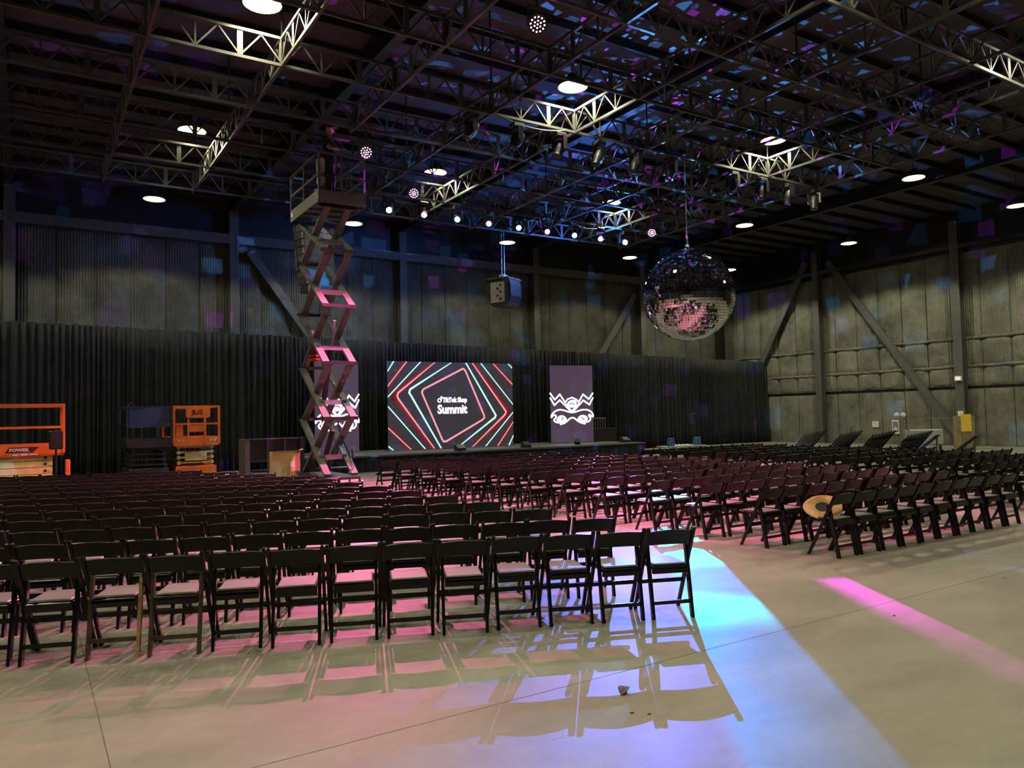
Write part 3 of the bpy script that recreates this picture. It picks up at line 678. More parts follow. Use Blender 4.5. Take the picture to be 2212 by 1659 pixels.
for z in (.3, .62): MB().bev(-.5,.5,-.25,.25,z-.02,z+.02,.006).build('shelf', M_dark, tb)
for x in (-.48,.48):
    for y in (-.23,.23): MB().bar((x,y,.08), (x,y,.85), .03).build('post', M_dark, tb); MB().cyl((x-.015,y,.04), (x+.015,y,.04), .04, n=10).build('caster', M_black, tb)
MB().box(-.45,-.2,-.2,0,.64,.645).build('paper', M_white, tb); MB().box(.05,.4,-.2,.05,.32,.325).build('paper', M_white, tb)

# ------------------------------------------------------------------ speakers in the air
def hang_speaker():
    t = thing('hanging_speaker', 'black speaker cluster hanging on two cables right of the main screen', 'speaker', (14.0, 22.39, 5.55), R(28))
    MB().prism([(-.42,.08),(-.30,0),(.25,0),(.42,.35),(.42,.80),(-.42,.95)], 'x', -.42, .42).build('cabinet', M_dark, t)
    MB().prism([(-.42,.10),(-.43,.94),(-.50,.70),(-.50,.34)], 'x', -.38, .38).build('grille', M_black, t)
    MB().box(-.425,-.42,-.28,.28,.12,.82).build('side_plate', M_lightgrey, t)
    for k in range(5): MB().box(-.432,-.425,-.16+(k%2)*.12,-.08+(k%2)*.12,.2+.12*k,.27+.12*k).build('rigging_hole', M_black, t)
    MB().bev(-.46,.46,-.46,.46,.93,.98,.01).build('top_frame', M_steel, t)
    for x in (-.09,.09): MB().cyl((x,0,.98), (x,0,TZ-5.55), .008, n=6).build('cable', M_grey, t)
    MB().bev(-.16,.16,-.1,.1,1.0,1.14,.02).build('hoist', M_lightgrey, t)
hang_speaker()
la = thing('line_array', 'curved column of black line array speakers behind the tall lift', 'speaker', (7.2, 22.39, 5.42), R(12))
for k in range(9):
    z = 1.95-.235*k; yb = -.006*k*k; c = thing('x', '', '') if False else None
    p = MB().prism([(-.3+yb,z),(.3+yb,z+.02),(.3+yb,z+.215),(-.3+yb,z+.225)], 'x', -.45, .52).build('speaker_box', M_black, la)
    MB().box(-.465,-.45,-.29+yb,-.20+yb,z+.02,z+.2).build('rigging_plate', M_lightgrey, p); MB().box(-.43,.5,-.31+yb,-.3+yb,z+.015,z+.21).build('grille', M_dark, p)
MB().bar((-.42,0,2.2), (.48,0,2.2), .08).build('fly_bar', M_lightgrey, la); MB().cyl((0,0,2.2), (0,0,TZ-5.42), .01, n=6).build('cable', M_grey, la)

# ------------------------------------------------------------------ moving heads and par cans
M_lc = emat('lens_cyan', (.15, .85, 1.0), 16); M_lm = emat('lens_magenta', (1.0, .12, .75), 16); M_lb = emat('lens_blue_white', (.25, .80, 1.0), 260)
M_lp = emat('lens_pink', (1.0, .42, .70), 13); M_off = mat('lens_dark', (.02,.02,.03), .1)
def rot_to(d): return Vector((0,0,1)).rotation_difference(Vector(d).normalized()).to_matrix()
def moving_head(lab, x, y, d, lens, grp):
    t = thing('moving_head_light', lab, 'stage light', (x, y, TZ-.62), 0, grp)
    MB().bar((-.08,0,.52), (-.08,0,.62), .04).bar((.08,0,.52), (.08,0,.62), .04).build('clamp', M_lightgrey, t)
    MB().bev(-.15,.15,-.11,.11,.42,.53,.02).build('base', M_dark, t)
    d = Vector(d).normalized(); yw = math.atan2(d.y, d.x)-math.pi/2; Z = Matrix.Rotation(yw, 3, 'Z')
    yk = MB()
    for s_ in (-1, 1): yk.bar((s_*.165,0,.42), (s_*.165,0,.13), .035, .12, (0,1,0))
    yk.bar((-.18,0,.41), (.18,0,.41), .12, .03)
    yk.v = [tuple(Z @ Vector(v)) for v in yk.v]; yk.build('yoke', M_dark, t)
    Q = rot_to(d)
    h = MB().lathe([(.05,-.19),(.115,-.16),(.13,-.02),(.125,.06),(.095,.15),(.10,.22),(.092,.225)], 16, (0,0,.17), Q).build('head', M_dark, t, smooth=True)
    MB().lathe([(.01,.236),(.06,.233),(.082,.226),(.082,.215)], 16, (0,0,.17), Q).build('lens', lens, h, smooth=True)
    return t
FX = [8.77+1.12*k for k in range(9)]
for k, x in enumerate(FX):
    ln = (M_lb if k == 8 else M_lc) if k % 2 == 0 else M_lm
    cn = 'cyan' if k % 2 == 0 else 'magenta'
    tgt = Vector((2.5+.25*k, 2.5, 1.0))-Vector((x, TYS[6], TZ-.45))
    t = moving_head('%s moving head light, %s from the left on the truss above the stage' % (cn, ORD[k]), x, TYS[6], tgt, ln, 'moving heads above the stage')
    if k < 7:      # their beams are nearly shut, only a little spill is left
        lamp('beam', 'SPOT', t, Vector((0,0,.17))+tgt.normalized()*.26, 40, (.1,.7,1.) if k % 2 == 0 else (1.,.1,.6), Vector((0,0,.17))+tgt, spot_size=R(50), spot_blend=1., shadow_soft_size=.05)
    if k == 8: T_BLUE = t
    if k == 7: T_MAG = t
for k in range(11):
    x = 7.87+1.15*k
    dd = Vector((-.62+.04*k, .1*math.sin(k*2.3), -1.0))
    moving_head('unlit moving head light, %s from the left on the middle truss' % ORD[k], x, TYS[3]+.02, dd, M_off, 'unlit moving heads on the middle truss')
def par(lab, x, y, z, target, sz, cone, look):
    t = thing('par_light', lab, 'stage light', (x, y, z), 0, 'pink par lights')
    d = (Vector(look)-Vector((x,y,z))).normalized(); Q = rot_to(d); aim = Vector(target)-Vector((x,y,z))
    b = MB().lathe([(.06,-.22),(.12,-.19),(.15,-.05),(.155,.06),(.15,.06)], 18, (0,0,0), Q).build('par_can', M_black, t, smooth=True)
    MB().lathe([(.01,.052),(.145,.05),(.145,.04)], 18, (0,0,0), Q).build('lens_backing', M_black, b, smooth=True)
    A = [(0,0)]+[(.052*math.cos(k*math.pi/3), .052*math.sin(k*math.pi/3)) for k in range(6)]+[(.108*math.cos(k*math.pi/6), .108*math.sin(k*math.pi/6)) for k in range(12)]
    for ax, ay in A: MB().lathe([(.002,.062),(.024,.058),(.031,.052)], 8, Q @ Vector((ax,ay,0)), Q).build('led', M_lp, b, smooth=True)
    MB().bar((-.17,0,-.02), (-.17,0,.25), .02).bar((.17,0,-.02), (.17,0,.25), .02).bar((-.18,0,.25), (.18,0,.25), .02).bar((0,0,.25), (0,0,TZ-z if TZ-z > .3 else .4), .03).build('yoke', M_dark, t)
    lamp('beam', 'SPOT', t, d*.10, PAR_W*sz, PAR_COL, d*.10+aim, spot_size=R(cone), spot_blend=.65, shadow_soft_size=.06)
par('pink par light high over the near chairs, largest in view', 6.57, 9.37, 7.77, (10.5, 8.8, 0), 1.3, 47, (3.2, 2.5, 1))
par('pink par light beside the worker on the tall lift', 6.36, 15.88, 7.74, (5.6, 14.9, 0), 1.6, 112, (4, 6.5, 2))
par('pink par light on the truss right of the tall lift platform', 8.55, 18.05, 7.68, (2.6, 11.6, 0), 2.0, 39, (4.5, 6, 2))
par('pale pink par light above the mirror ball', 16.98, 18.05, 7.57, (12.2, 11.0, 0), 2.7, 38, (6, 4, 2))

def gobo(o, build):
    d = o.data; d.use_nodes = True; nt = d.node_tree; em = nt.nodes['Emission']
    tc = nt.nodes.new('ShaderNodeTexCoord'); sp = nt.nodes.new('ShaderNodeSeparateXYZ'); nt.links.new(tc.outputs['Normal'], sp.inputs[0])
    def math_(op, a, b=None, c=None):
        n = nt.nodes.new('ShaderNodeMath'); n.operation = op
        for i, v in enumerate((a, b, c)):
            if v is None: continue
            if isinstance(v, (int, float)): n.inputs[i].default_value = v
            else: nt.links.new(v, n.inputs[i])
        return n.outputs[0]
    az = math_('ABSOLUTE', sp.outputs[2]); u = math_('DIVIDE', sp.outputs[0], az); v = math_('DIVIDE', sp.outputs[1], az)
    def smooth(x, a, b):
        n = nt.nodes.new('ShaderNodeMapRange'); n.interpolation_type = 'SMOOTHSTEP'; n.clamp = True
        n.inputs[1].default_value = a; n.inputs[2].default_value = b; nt.links.new(x, n.inputs[0]); return n.outputs[0]
    build(nt, em, math_, smooth, u, v, tc)
# blue head: bright strip down the aisle, softer light over the end chairs
bl = Vector((0,0,.17)) + Vector((4.6-17.73, 5.3-20.22, -7.8)).normalized()*.28
lb = lamp('beam', 'SPOT', T_BLUE, bl, BLUE_W, (1,1,1), bl+Vector((4.6-17.73, 5.3-20.22, -7.8)), spot_size=R(15), spot_blend=.25, shadow_soft_size=.02)
def gb(nt, em, M, sm, u, v, tc):
    tl = lambda a: math.tan(R(a))
    edge = sm(u, tl(-3.30), tl(-3.12)); strip = M('SUBTRACT', 1.0, sm(u, tl(-1.5), tl(-1.1)))
    far = M('SUBTRACT', 1.0, sm(u, tl(2.2), tl(4.2)))
    vv = M('MULTIPLY', M('SUBTRACT', 1.0, sm(v, tl(2.2), tl(6))), sm(v, tl(-7.5), tl(-4.5)))
    n = nt.nodes.new('ShaderNodeTexNoise'); n.inputs['Scale'].default_value = 60; nt.links.new(tc.outputs['Normal'], n.inputs['Vector'])
    hot = M('MAXIMUM', M('SUBTRACT', 1.0, sm(v, tl(-2.7), tl(-1.8))), M('MULTIPLY', sm(v, tl(-.75), tl(-.25)), M('SUBTRACT', 1.0, sm(v, tl(.1), tl(.8)))))
    hot = M('MULTIPLY', hot, strip)
    k = M('MULTIPLY', M('MULTIPLY', edge, far), vv)
    k = M('MULTIPLY', k, M('MULTIPLY_ADD', strip, .5, .5)); k = M('MULTIPLY', k, M('MULTIPLY_ADD', n.outputs['Fac'], .9, .45))
    k = M('MULTIPLY', k, M('MULTIPLY_ADD', hot, .6, 1.0))
    nt.links.new(k, em.inputs['Strength'])
    mx = nt.nodes.new('ShaderNodeMix'); mx.data_type = 'RGBA'; nt.links.new(strip, mx.inputs[0])
    mx.inputs[6].default_value = (.12, .17, 1.0, 1); mx.inputs[7].default_value = (.0, .23, 1.0, 1)
    m2 = nt.nodes.new('ShaderNodeMix'); m2.data_type = 'RGBA'; nt.links.new(hot, m2.inputs[0]); nt.links.new(mx.outputs[2], m2.inputs[6])
    m2.inputs[7].default_value = (.0, .62, 1.0, 1); nt.links.new(m2.outputs[2], em.inputs['Color'])
gobo(lb, gb)
mgt = Vector((6.35-16.61, 3.9-20.22, -7.8)); ml = Vector((0,0,.17)) + mgt.normalized()*.28
lm = lamp('beam', 'SPOT', T_MAG, ml, MAG_W, (1,1,1), ml+mgt, spot_size=R(12), spot_blend=.3, shadow_soft_size=.02)
def gm(nt, em, M, sm, u, v, tc):
    tl = lambda a: math.tan(R(a))
    k = M('MULTIPLY', sm(u, tl(-.55), tl(-.42)), M('SUBTRACT', 1.0, sm(u, tl(.0), tl(.75))))
    k = M('MULTIPLY', k, M('MULTIPLY', sm(v, tl(-1.5), tl(-1.2)), M('SUBTRACT', 1.0, M('MULTIPLY', sm(v, tl(-.5), tl(1.3)), .8))))
    nt.links.new(k, em.inputs['Strength']); em.inputs['Color'].default_value = (1.0, .02, .95, 1)
gobo(lm, gm)
# wide lamp added at the blue head, a blue wash replacing its haze
lamp('added_spill', 'SPOT', T_BLUE, bl, WASH_W, (.05,.22,1.0), bl+Vector((-.4,.2,.15)), spot_size=R(170), spot_blend=1., shadow_soft_size=.08)

# ------------------------------------------------------------------ mirror ball
BR = 1.145; BC = Vector((14.10, 13.71, 4.70))
mbt = thing('mirror_ball', 'huge mirror ball hanging on a chain over the right chairs', 'mirror ball', BC)
core = MB(); prof = [(max(.004, (BR-.012)*math.cos(R(a))), (BR-.012)*math.sin(R(a))) for a in range(-90, 91, 5)]
core.lathe(prof, 72).build('core', mat('core_grey', (.30,.31,.34), .4), mbt, smooth=True)
tl_ = MB(); rows = 50
for j in range(rows):
    la0 = -math.pi/2 + math.pi*(j+.06)/rows; la1 = -math.pi/2 + math.pi*(j+.94)/rows; lm_ = (la0+la1)/2
    nn = max(4, int(round(2*math.pi*math.cos(lm_)/(math.pi/rows))))
    for i in range(nn):
        lo0 = 2*math.pi*(i+.06+.5*(j%2))/nn; lo1 = 2*math.pi*(i+.94+.5*(j%2))/nn; lo = (lo0+lo1)/2
        c = Vector((math.cos(lm_)*math.cos(lo), math.cos(lm_)*math.sin(lo), math.sin(lm_)))
        e1 = Vector((-math.sin(lo), math.cos(lo), 0)); e2 = c.cross(e1)
        c2 = (c + e1*random.uniform(-.012,.012) + e2*random.uniform(-.012,.012)).normalized()
        e1 = (e1 - c2*e1.dot(c2)).normalized(); e2 = c2.cross(e1)
        hw_ = math.cos(lm_)*(lo1-lo0)/2*BR; hh = (la1-la0)/2*BR; P = c*(BR+.004)
        vs = [P-e1*hw_-e2*hh, P+e1*hw_-e2*hh, P+e1*hw_+e2*hh, P-e1*hw_+e2*hh]
        vs += [v_-c*.016 for v_ in vs]
        tl_.add(vs, [(0,1,2,3),(4,7,6,5),(0,4,5,1),(1,5,6,2),(2,6,7,3),(3,7,4,0)])
me = tl_.mesh('mirror_tiles', M_chrome); mt_ = put('mirror_tiles', me, mbt); mt_['kind'] = 'stuff'
MB().lathe([(.02,BR-.01),(.16,BR+.005),(.16,BR+.03),(.05,BR+.05),(.05,BR+.16),(.02,BR+.17)], 16).build('mounting_cap', M_grey, mbt, smooth=True)
MB().cyl((0,0,BR+.16), (0,0,TZ-BC.z), .014, n=8).build('chain', M_grey, mbt)
for k in range(6): MB().tube([(.03*math.cos(a*.7), .012*(1 if k%2 else -1)*math.sin(a*.7), BR+.18+.06*k+.035*math.sin(a*.7)) for a in range(9)], .007, 5, True).build('shackle', M_grey, mbt)
# patterned lamps added at the ball to imitate light patches off its facets
def ball_light(loc, W, c0, c1, seed, scale):
    o = lamp('added_patch_lamp', 'POINT', mbt, loc, W, (1,1,1), shadow_soft_size=.01)
    d = o.data; d.use_nodes = True; nt = d.node_tree; em = nt.nodes['Emission']
    tc = nt.nodes.new('ShaderNodeTexCoord'); mp = nt.nodes.new('ShaderNodeMapping'); mp.inputs['Location'].default_value = (seed, seed*1.7, seed*.3)
    nt.links.new(tc.outputs['Normal'], mp.inputs[0])
    v = nt.nodes.new('ShaderNodeTexVoronoi'); v.inputs['Scale'].default_value = scale; v.distance = 'CHEBYCHEV'; nt.links.new(mp.outputs[0], v.inputs['Vector'])
    sp = nt.nodes.new('ShaderNodeSeparateColor'); nt.links.new(v.outputs['Color'], sp.inputs[0])
    def mth(op, a, b):
        n = nt.nodes.new('ShaderNodeMath'); n.operation = op
        for i, q in enumerate((a, b)):
            if isinstance(q, (int, float)): n.inputs[i].default_value = q
            else: nt.links.new(q, n.inputs[i])
        return n.outputs[0]
    k = mth('MULTIPLY', mth('LESS_THAN', v.outputs['Distance'], .34), mth('GREATER_THAN', sp.outputs[0], .72))
    k = mth('MULTIPLY', k, mth('ADD', sp.outputs[1], .15)); nt.links.new(k, em.inputs['Strength'])
    mx = nt.nodes.new('ShaderNodeMix'); mx.data_type = 'RGBA'; nt.links.new(mth('GREATER_THAN', sp.outputs[2], .72), mx.inputs[0])
    mx.inputs[6].default_value = (*c0, 1); mx.inputs[7].default_value = (*c1, 1); nt.links.new(mx.outputs[2], em.inputs['Color'])
ball_light((.1,.1,BR+.3), BALL_W*1.6, (.08,.35,1.0), (.65,.05,1.0), 3.1, 22)
ball_light((BR*.8+.05,.1,BR*.75), BALL_W, (.08,.40,1.0), (.3,.12,1.0), 9.7, 15)
ball_light((-BR*.75-.05,-.1,BR*.8), BALL_W*.35, (.08,.35,1.0), (.7,.05,1.0), 5.3, 14)

# ------------------------------------------------------------------ folding chairs
A0, A1, B0, B1 = Vector((0,.20,0)), Vector((0,-.205,.757)), Vector((0,-.19,0)), Vector((0,-.08,.60))
def leg_poly(p, q, wd):
    d = (q-p).normalized(); n = Vector((0, -d.z, d.y))*wd/2
    return p, q, n
def chair_parts():
    P = {}
    def legm(p, q, w, x, th, rnd):
        p, q, n = leg_poly(p, q, w)
        poly = [(p.y-n.y, 0), (p.y+n.y, 0)]
        a, b = q+n, q-n; d = (q-p).normalized()
        poly = [((p-n).y, 0.0), ((p+n).y, 0.0), (a.y, a.z), ((q+n*.6+d*rnd).y, (q+n*.6+d*rnd).z), ((q-n*.6+d*rnd).y, (q-n*.6+d*rnd).z), (b.y, b.z)]
        return MB().prism(poly, 'x', x-th/2, x+th/2)
    P['legA-'] = legm(A0, A1, .040, -.203, .024, .012); P['legA+'] = legm(A0, A1, .040, .203, .024, .012)
    P['legB-'] = legm(B0, B1, .046, -.175, .024, .02); P['legB+'] = legm(B0, B1, .046, .175, .024, .02)
    # backrest: crest board, slightly hollow, arched on top
    vs = []; n = 8
    for k in range(n+1):
        u = -1+2*k/n; x = u*.192; cz = .014*math.cos(u*math.pi/2)-.004; yb = -.012*(1-u*u)
        z0 = .612+.006*(1-u*u); z1 = .742+cz; ty = lambda z: .20-.535*z+yb
        ring = [(ty(z0)-.009, z0), (ty(z0)+.009, z0)] + [(ty(z1-.009)+.009*math.cos(R(a)), z1-.009+.009*math.sin(R(a))) for a in range(0, 181, 30)]
        vs += [(x, yy, zz) for yy, zz in ring]
    K = len(ring); fs = []
    for k in range(n):
        for q in range(K): fs.append((k*K+q, k*K+(q+1)%K, (k+1)*K+(q+1)%K, (k+1)*K+q))
    fs += [tuple(range(K)), tuple(range(n*K+K-1, n*K-1, -1))]
    P['backrest'] = MB().add(vs, fs)
    P['seat'] = MB().bev(-.158,.158,-.17,.225,.405,.440,.006).bar((-.16,-.155,.40), (.16,-.155,.40), .03, .05).bar((-.19,.185,.415), (.19,.185,.415), .03, .03)
    P['pad'] = MB().bev(-.150,.150,-.16,.215,.440,.460,.010)
    P['str1'] = MB().bar((-.19,.20-.535*.27,.27), (.19,.20-.535*.27,.27), .018, .035)
    P['str2'] = MB().bar((-.165,-.19+.183*.13,.13), (.165,-.19+.183*.13,.13), .018, .030)
    return P
CP = chair_parts()
NM = {'legA-':'leg','legA+':'leg','legB-':'leg','legB+':'leg','backrest':'backrest','seat':'seat','pad':'seat_pad','str1':'stretcher','str2':'stretcher'}
CM = {k: v.mesh(NM[k], M_pad if k == 'pad' else M_chair, k == 'backrest') for k, v in CP.items()}
CMB = {k: CP[k].mesh(NM[k], M_bare) for k in ('legB+',)}
CMW = {k: CP[k].mesh(NM[k], M_worn) for k in ('legB-','legB+','str2','str1')}
chairs = []            # (dist, x, y, rz, block, row, col)
ang = R(-21.9); rr_ = Vector((math.cos(ang), math.sin(ang))); 
for r in range(13):
    ox, oy = 4.715-.045*r, 5.0+.98*r
    for c in range(14 if r < 7 else 13):
        j = random.uniform(-.02,.02); jr = random.uniform(-.03,.03)
        x = ox - c*.443*rr_.x + j*.3; y = oy - c*.443*rr_.y + j
        if r in (10, 11, 12) and c < (r-9)*1: continue
        chairs.append((x, y, ang+jr, 'left', r, c))
for r in range(13):
    for c in range(10 + (r+1)//4):
        chairs.append((8.17-.08*r+c*.443+random.uniform(-.006,.006), 5.72+.94*r+random.uniform(-.02,.02), random.uniform(-.03,.03), 'middle', r, c))
for r in range(12):
    for c in range(11):
        chairs.append((14.17+c*.443+random.uniform(-.006,.006), 6.08+.87*r+random.uniform(-.02,.02), random.uniform(-.03,.03)-.03, 'right', r, c))
chairs.sort(key=lambda q: math.hypot(q[0], q[1]))
def chair_label(b, r, c):
    pos = {'left': '%s from the aisle' % ORD[c], 'middle': '%s from its left end' % ORD[c], 'right': '%s from its left end' % ORD[c]}[b]
    row = 'back row' if r == 0 else '%s row from the back' % ORD[r]
    lab = 'black folding chair, %s, %s, %s seating block' % (pos, row, b)
    if (b, r, c) == ('left', 0, 10): lab = 'black folding chair with bare-wood rear leg, eleventh from the aisle, back row'
    if (b, r, c) == ('left', 0, 9): lab = 'black folding chair with worn brown legs, tenth from the aisle, back row'
    if (b, r, c) == ('middle', 0, 0): lab = 'black folding chair with a straw hat hanging, left end of middle back row'
    return lab
stuffv = {True: MB(), False: MB()}
for i, (x, y, rz, b, r, c) in enumerate(chairs):
    if i < 300:
        t = thing('folding_chair', chair_label(b, r, c), 'chair', (x, y, 0), rz, 'black folding chairs in the %s block' % b)
        for k, me in CM.items():
            if (b, r, c) == ('left', 0, 10): me = CMB.get(k, CMW.get(k, me))
            elif (b, r) == ('left', 0) and c == 9: me = CMW.get(k, me)
            put(NM[k], me, t)
    else:
        Mx = Matrix.Translation((x, y, 0)) @ Matrix.Rotation(rz, 4, 'Z')
        for k, mb_ in CP.items(): stuffv[k == 'pad'].add([Mx @ Vector(v) for v in mb_.v], mb_.f)
t = thing('folding_chair_rows', 'remaining far rows of black folding chairs near the stage', 'chairs'); t['kind'] = 'stuff'
o = stuffv[False].build('chair_frames', M_chair, t, smooth=True); o['kind'] = 'stuff'
o = stuffv[True].build('seat_pads', M_pad, t); o['kind'] = 'stuff'

# straw hat on the first chair of the middle block's back row
ht = thing('straw_hat', 'wide-brimmed straw hat hanging on the left end chair of middle block', 'hat', (8.20, 5.86, .555))
Q = rot_to((.45, .33, -.83))
hb = MB(); n = 28
prof = [(.085,.0),(.12,-.006),(.16,-.012),(.19,-.011),(.222,-.003),(.226,.003)]
for r_, z in [(.226,.003),(.222,.0),(.19,-.006),(.16,-.008),(.12,-.002),(.085,.005)]: prof.append((r_, z+.004))
vs = []; N = len(prof)
for r_, z in prof:
    for k in range(n):
        a = 2*math.pi*k/n; vs.append(Q @ Vector((r_*math.cos(a), r_*math.sin(a), z+.02*math.cos(2*a)*(r_/.22)**2*.6)))
fs = [(i*n+k, i*n+(k+1)%n, ((i+1)%N)*n+(k+1)%n, ((i+1)%N)*n+k) for i in range(N) for k in range(n)]
hb.add(vs, fs).build('brim', M_straw, ht, smooth=True)
MB().lathe([(.087,-.001),(.082,.045),(.07,.075),(.04,.088),(.005,.09)], 24, (0,0,0), Q).build('crown', M_shirt, ht, smooth=True)  # black end cap paints the shade inside the open crown
for k in range(5): MB().tube([Q @ Vector(((.105+.024*k)*math.cos(a*.262), (.105+.024*k)*math.sin(a*.262), -.012)) for a in range(24)], .004, 4, True).build('braid_ring', M_straw, ht)

# small things on and around the chairs
nb = thing('notepad', 'yellow sticky notepad lying on a second-row seat', 'notepad', (3.46, 6.6, .462), R(40))
MB().box(-.045,.045,-.06,.06,0,.022).build('page_block', mat('pale_yellow', (.70,.60,.25), .7), nb); MB().box(-.045,.045,.045,.06,.022,.026).build('binding', M_dark, nb)
def sheet(lab, x, y, z, rz, w, h, tilt=.3):
    o = MB().add([(-w/2,-h/2,.0),(0,-h/2,.012),(w/2,-h/2,.004),(w/2,h/2,.03),(0,h/2,.045),(-w/2,h/2,.02)], [(0,1,4,5),(1,2,3,4)]).build('paper_sheet', M_white, None, (x,y,z), (tilt,0,rz))
    md = o.modifiers.new('t', 'SOLIDIFY'); md.thickness = .002; tag(o, lab, 'paper')
sheet('crumpled white paper sheet on a chair in the middle block far row', 11.4, 8.6, .47, .4, .28, .22)
sheet('white paper sheet on a seat near the middle block right end', 12.1, 7.75, .47, 1.0, .22, .28)
bottle('blue drink bottle standing on a seat of the right block', 14.6, 6.9, .47, M_blueplastic)
lf = thing('dry_leaf', 'curled dry leaf on the floor in front of the end chair', 'leaf', (3.16, 3.73, 0), .6)
vs = []; fs = []
for i in range(7):
    u = i/6; wv = .035*math.sin(math.pi*min(1,u*1.05))+.001
    for s_ in (-1, 0, 1): vs.append((-.06+.12*u, s_*wv, .004+.028*abs(s_)*math.sin(math.pi*u)+.012*u*u))
for i in range(6):
    for k in range(2): a = i*3+k; fs.append((a, a+1, a+4, a+3))
o = MB().add(vs, fs).build('leaf_blade', M_leaf, lf, smooth=True); md = o.modifiers.new('t','SOLIDIFY'); md.thickness = .0015
MB().tube([(.06,0,.012),(.085,.006,.012),(.10,.018,.006)], .002, 5).build('leaf_stem', M_leaf, lf)
for k, (x, y) in enumerate(((2.98,3.45),(3.05,3.38),(8.35,3.9),(6.15,3.75))):
    o = MB().lathe([(.004,0),(.018,.003),(.012,.010),(.003,.012)], 7).build('leaf_scrap', M_leaf, None, (x,y,0)); o.scale = (.8,.45,.6)
    tag(o, ['tiny dark leaf scrap on the floor right of the curled leaf', 'tiny dark leaf scrap nearest the bottom of the picture', 'dark leaf scrap on the bare floor at the right edge', 'dark speck of litter between the two coloured light strips'][k], 'litter')

# ------------------------------------------------------------------ right side things
tb = thing('folding_table', 'folding table with water packs behind the right seating block', 'table', (16.75, 16.75, 0))
MB().bev(-.75,.75,-.35,.35,.70,.74,.01).build('tabletop', M_lightgrey, tb)
for x in (-.65,.65):
    for y in (-.28,.28): MB().bar((x,y,0), (x,y,.7), .03).build('leg', M_dark, tb)
for side, x0 in (('left', 16.1), ('right', 17.2)):
    for i in range(3):
        for j in range(2):
            bottle('blue-tinted water bottle in the %s pack on the folding table' % side, x0+i*.075, 16.6+j*.075, .74, M_blueplastic, 'water bottles on the folding table')
for i in range(4):
    sheet('white paper pile %s from the left on the folding table' % ORD[i], 16.45+i*.17, 16.65, .745, i*.3, .14, .2, 0)
fc = MB().prism([(-.03,0),(.03,0),(.03,.03),(.012,.95),(-.012,.95),(-.03,.03)], 'y', -.21, -.18).prism([(-.03,0),(.03,0),(.03,.03),(.012,.95),(-.012,.95),(-.03,.03)], 'y', .18, .21).box(-.012,.012,-.18,.18,.78,.92).box(-.02,.0,-.17,.17,.25,.62).box(-.01,.01,-.18,.18,.12,.15).mesh('folded_chair', M_chair)
PL = [(23.2, 17.9), (23.2, 16.5), (23.2, 15.3), (23.2, 14.1)]
PN = ['leftmost', 'second', 'third', 'rightmost']
for k, (x, y) in enumerate(PL):
    for i in range(8):
        o = put('folded_chair', fc, None, (x+i*.10, y-.25*i*.2, .14+.018*i), (0, R(40), R(-55))); tag(o, 'folded black chair leaning in the %s stack before the right wall' % PN[k], 'chair', 'folded chairs stacked by the right wall')
    ct = thing('chair_cart', 'low chair cart under the %s stack of folded chairs' % PN[k], 'cart', (x+.3, y, 0), R(-55)); MB().bev(-.3,.9,-.25,.25,.08,.13,.01).build('cart_deck', M_dark, ct)
    for cx in (-.2,.8):
        for cy in (-.2,.2): MB().cyl((cx,cy-.015,.04), (cx,cy+.015,.04), .04, n=10).build('caster', M_black, ct)
for k, (x, y, zr) in enumerate(((24.2,13.6,-.5),(24.0,12.35,-.4))):
    t = thing('floor_ramp', ['black sloped ramp lid leaning left of the utility cart', 'black sloped ramp lid leaning against the utility cart'][k], 'ramp', (x, y, 0), R(-60))
    MB().prism([(-.55,.0),(-.45,.0),(.55,.85),(.45,.85)], 'y', -.3, .3).build('ramp_body', M_black, t); MB().bar((-.53,-.3,.03), (.44,-.3,.86), .03).bar((.4,-.25,.0), (.46,-.25,.8), .03).bar((.4,.25,.0), (.46,.25,.8), .03).build('ramp_edge', M_steel, t)
uc = thing('utility_cart', 'grey utility cart with a push bar beside the yellow-signed crate', 'cart', (30.3, 16.9, 0), R(-40))
MB().bev(-.6,.6,-.35,.35,.25,.85,.03).build('tub', M_lightgrey, uc); MB().bar((-1.0,0,1.28), (1.1,0,1.28), .045).build('push_bar', M_grey, uc)
for x in (-.6,.6): MB().bar((x,0,.8), (x,0,1.28), .04).build('bar_post', M_grey, uc); MB().cyl((x-.02,0,.12), (x+.02,0,.12), .12, n=12).build('wheel', M_black, uc)
for x in (-1.0,-.75): MB().lathe([(.02,-.09),(.09,-.06),(.1,.0),(.08,.07),(.02,.09)], 12, (x,0,1.45)).build('lamp_bulb', M_white, uc, smooth=True)
wc = thing('crate', 'tall wooden crate with yellow notice at the rightmost wall column', 'crate', (32.2, 16.3, 0), R(-50))
for k in range(4): MB().box(-.32+k*.162, -.32+k*.162+.154, -.3, .3, .03, 1.35).build('plank', mat('crate_wood', (.24,.19,.10), .8, var=.3), wc)
MB().box(-.17,.2,-.312,-.302,.72,1.42).build('notice', M_yellow, wc)
for z in (.1, 1.2): MB().box(-.33,.33,-.31,-.30,z,z+.09).build('batten', mat('crate_wood', (.24,.19,.10), .8), wc)
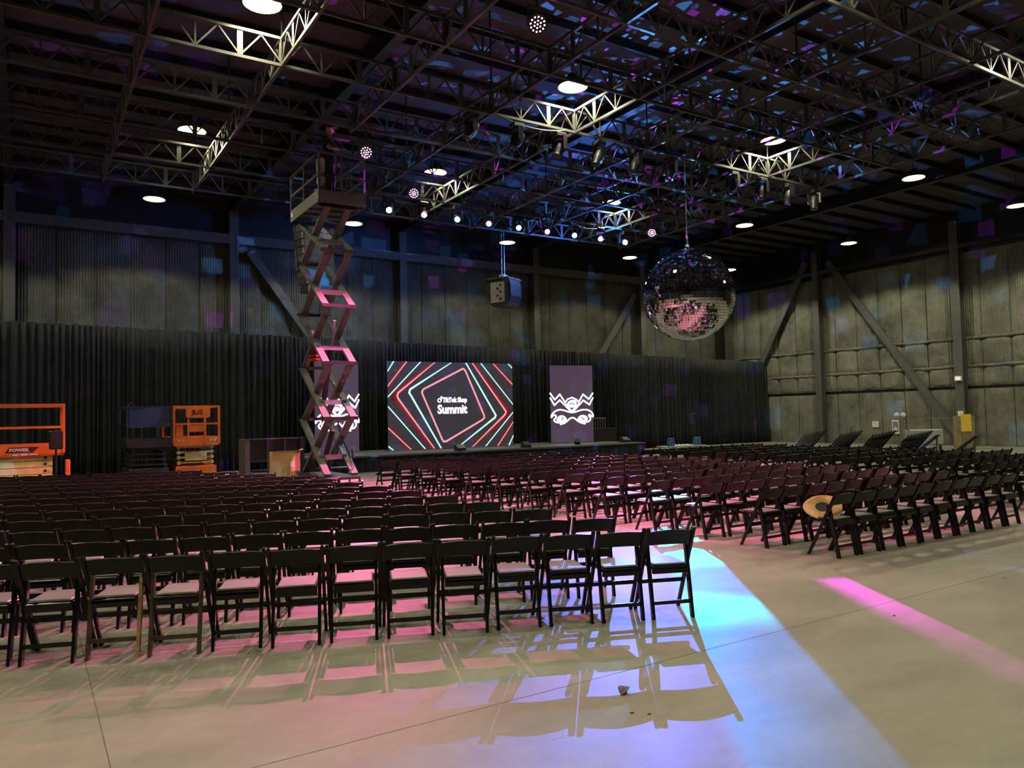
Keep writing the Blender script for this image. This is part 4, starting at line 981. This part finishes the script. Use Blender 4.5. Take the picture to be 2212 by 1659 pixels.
# papers and boxes on the right wall
def wallcard(name, lab, cat, y0, y1, z0, z1, x, mt, lines=0, extra=None):
    t = thing(name, lab, cat, (x, (y0+y1)/2, z0))
    a = abs(y1-y0)/2; h = z1-z0
    MB().box(-.012, 0, -a, a, 0, h).build('sheet', mt, t)
    for k in range(lines): MB().box(-.015,-.012,-a*.6,a*.6, h*(.3+.2*k), h*(.36+.2*k)).build('text_line', M_lightgrey, t)
    if extra: MB().box(-.016,-.012,-a*.8,a*.8,h*.12,h*.9).build('printed_area', extra, t); MB().lathe([(.01,0),(.09,.002),(.01,.004)], 12, (-.02,0,h*.35), Matrix.Rotation(math.pi/2,3,'Y')).build('printed_spot', M_white, t)
Xw = XR-.14
wallcard('paper_notice', 'cream paper notice on the right wall beside the purple poster', 'notice', 21.95, 21.63, .82, 1.10, Xw, M_white, 3)
wallcard('poster', 'tall purple printed poster on the right wall', 'poster', 20.95, 20.6, .50, 1.15, Xw, M_white, 0, M_purple)
wallcard('paper_notice', 'lower white paper taped on the rightmost wall column', 'notice', 17.66, 17.42, 1.28, 1.54, XR-.56, M_white, 2)
eb = thing('emergency_light', 'white emergency light box high on the rightmost wall column', 'light box', (XR-.56, 17.55, 2.85))
MB().bev(-.09,0,-.15,.15,0,.22,.02).build('box_body', M_white, eb); MB().box(-.1,-.09,-.1,.1,.05,.17).build('diffuser', emat('dim_white', (1,.97,.9), .5, (.7,.7,.68)), eb)

# cables on the trusses
def sag(p, q, s, n=12): return [tuple(Vector(p).lerp(Vector(q), i/n) + Vector((0,0,-s*4*(i/n)*(1-i/n)))) for i in range(n+1)]
CB = [((7.4,TYS[6]-.05,TZ-.03),(8.6,TYS[6]-.05,TZ-.03),.10,'black cable sagging under the stage truss beside the tall lift'),
      ((15.2,TYS[6]-.05,TZ-.02),(16.9,TYS[6]-.05,TZ-.02),.16,'black cable sagging under the stage truss near the blue light'),
      ((8.5,TYS[3]-.05,TZ-.03),(10.3,TYS[3]-.05,TZ-.03),.12,'black cable sagging under the middle truss'),
      ((13.2,TYS[5]-.05,TZ-.03),(15.0,TYS[5]-.05,TZ-.03),.2,'black cable loop between the trusses above the mirror ball')]
for p, q, s_, lab in CB:
    pts = sag(p, q, s_); b = Vector(p); tag(MB().tube([Vector(v)-b for v in pts], .018, 6).build('cable', M_truss, None, p, smooth=True), lab, 'cable')
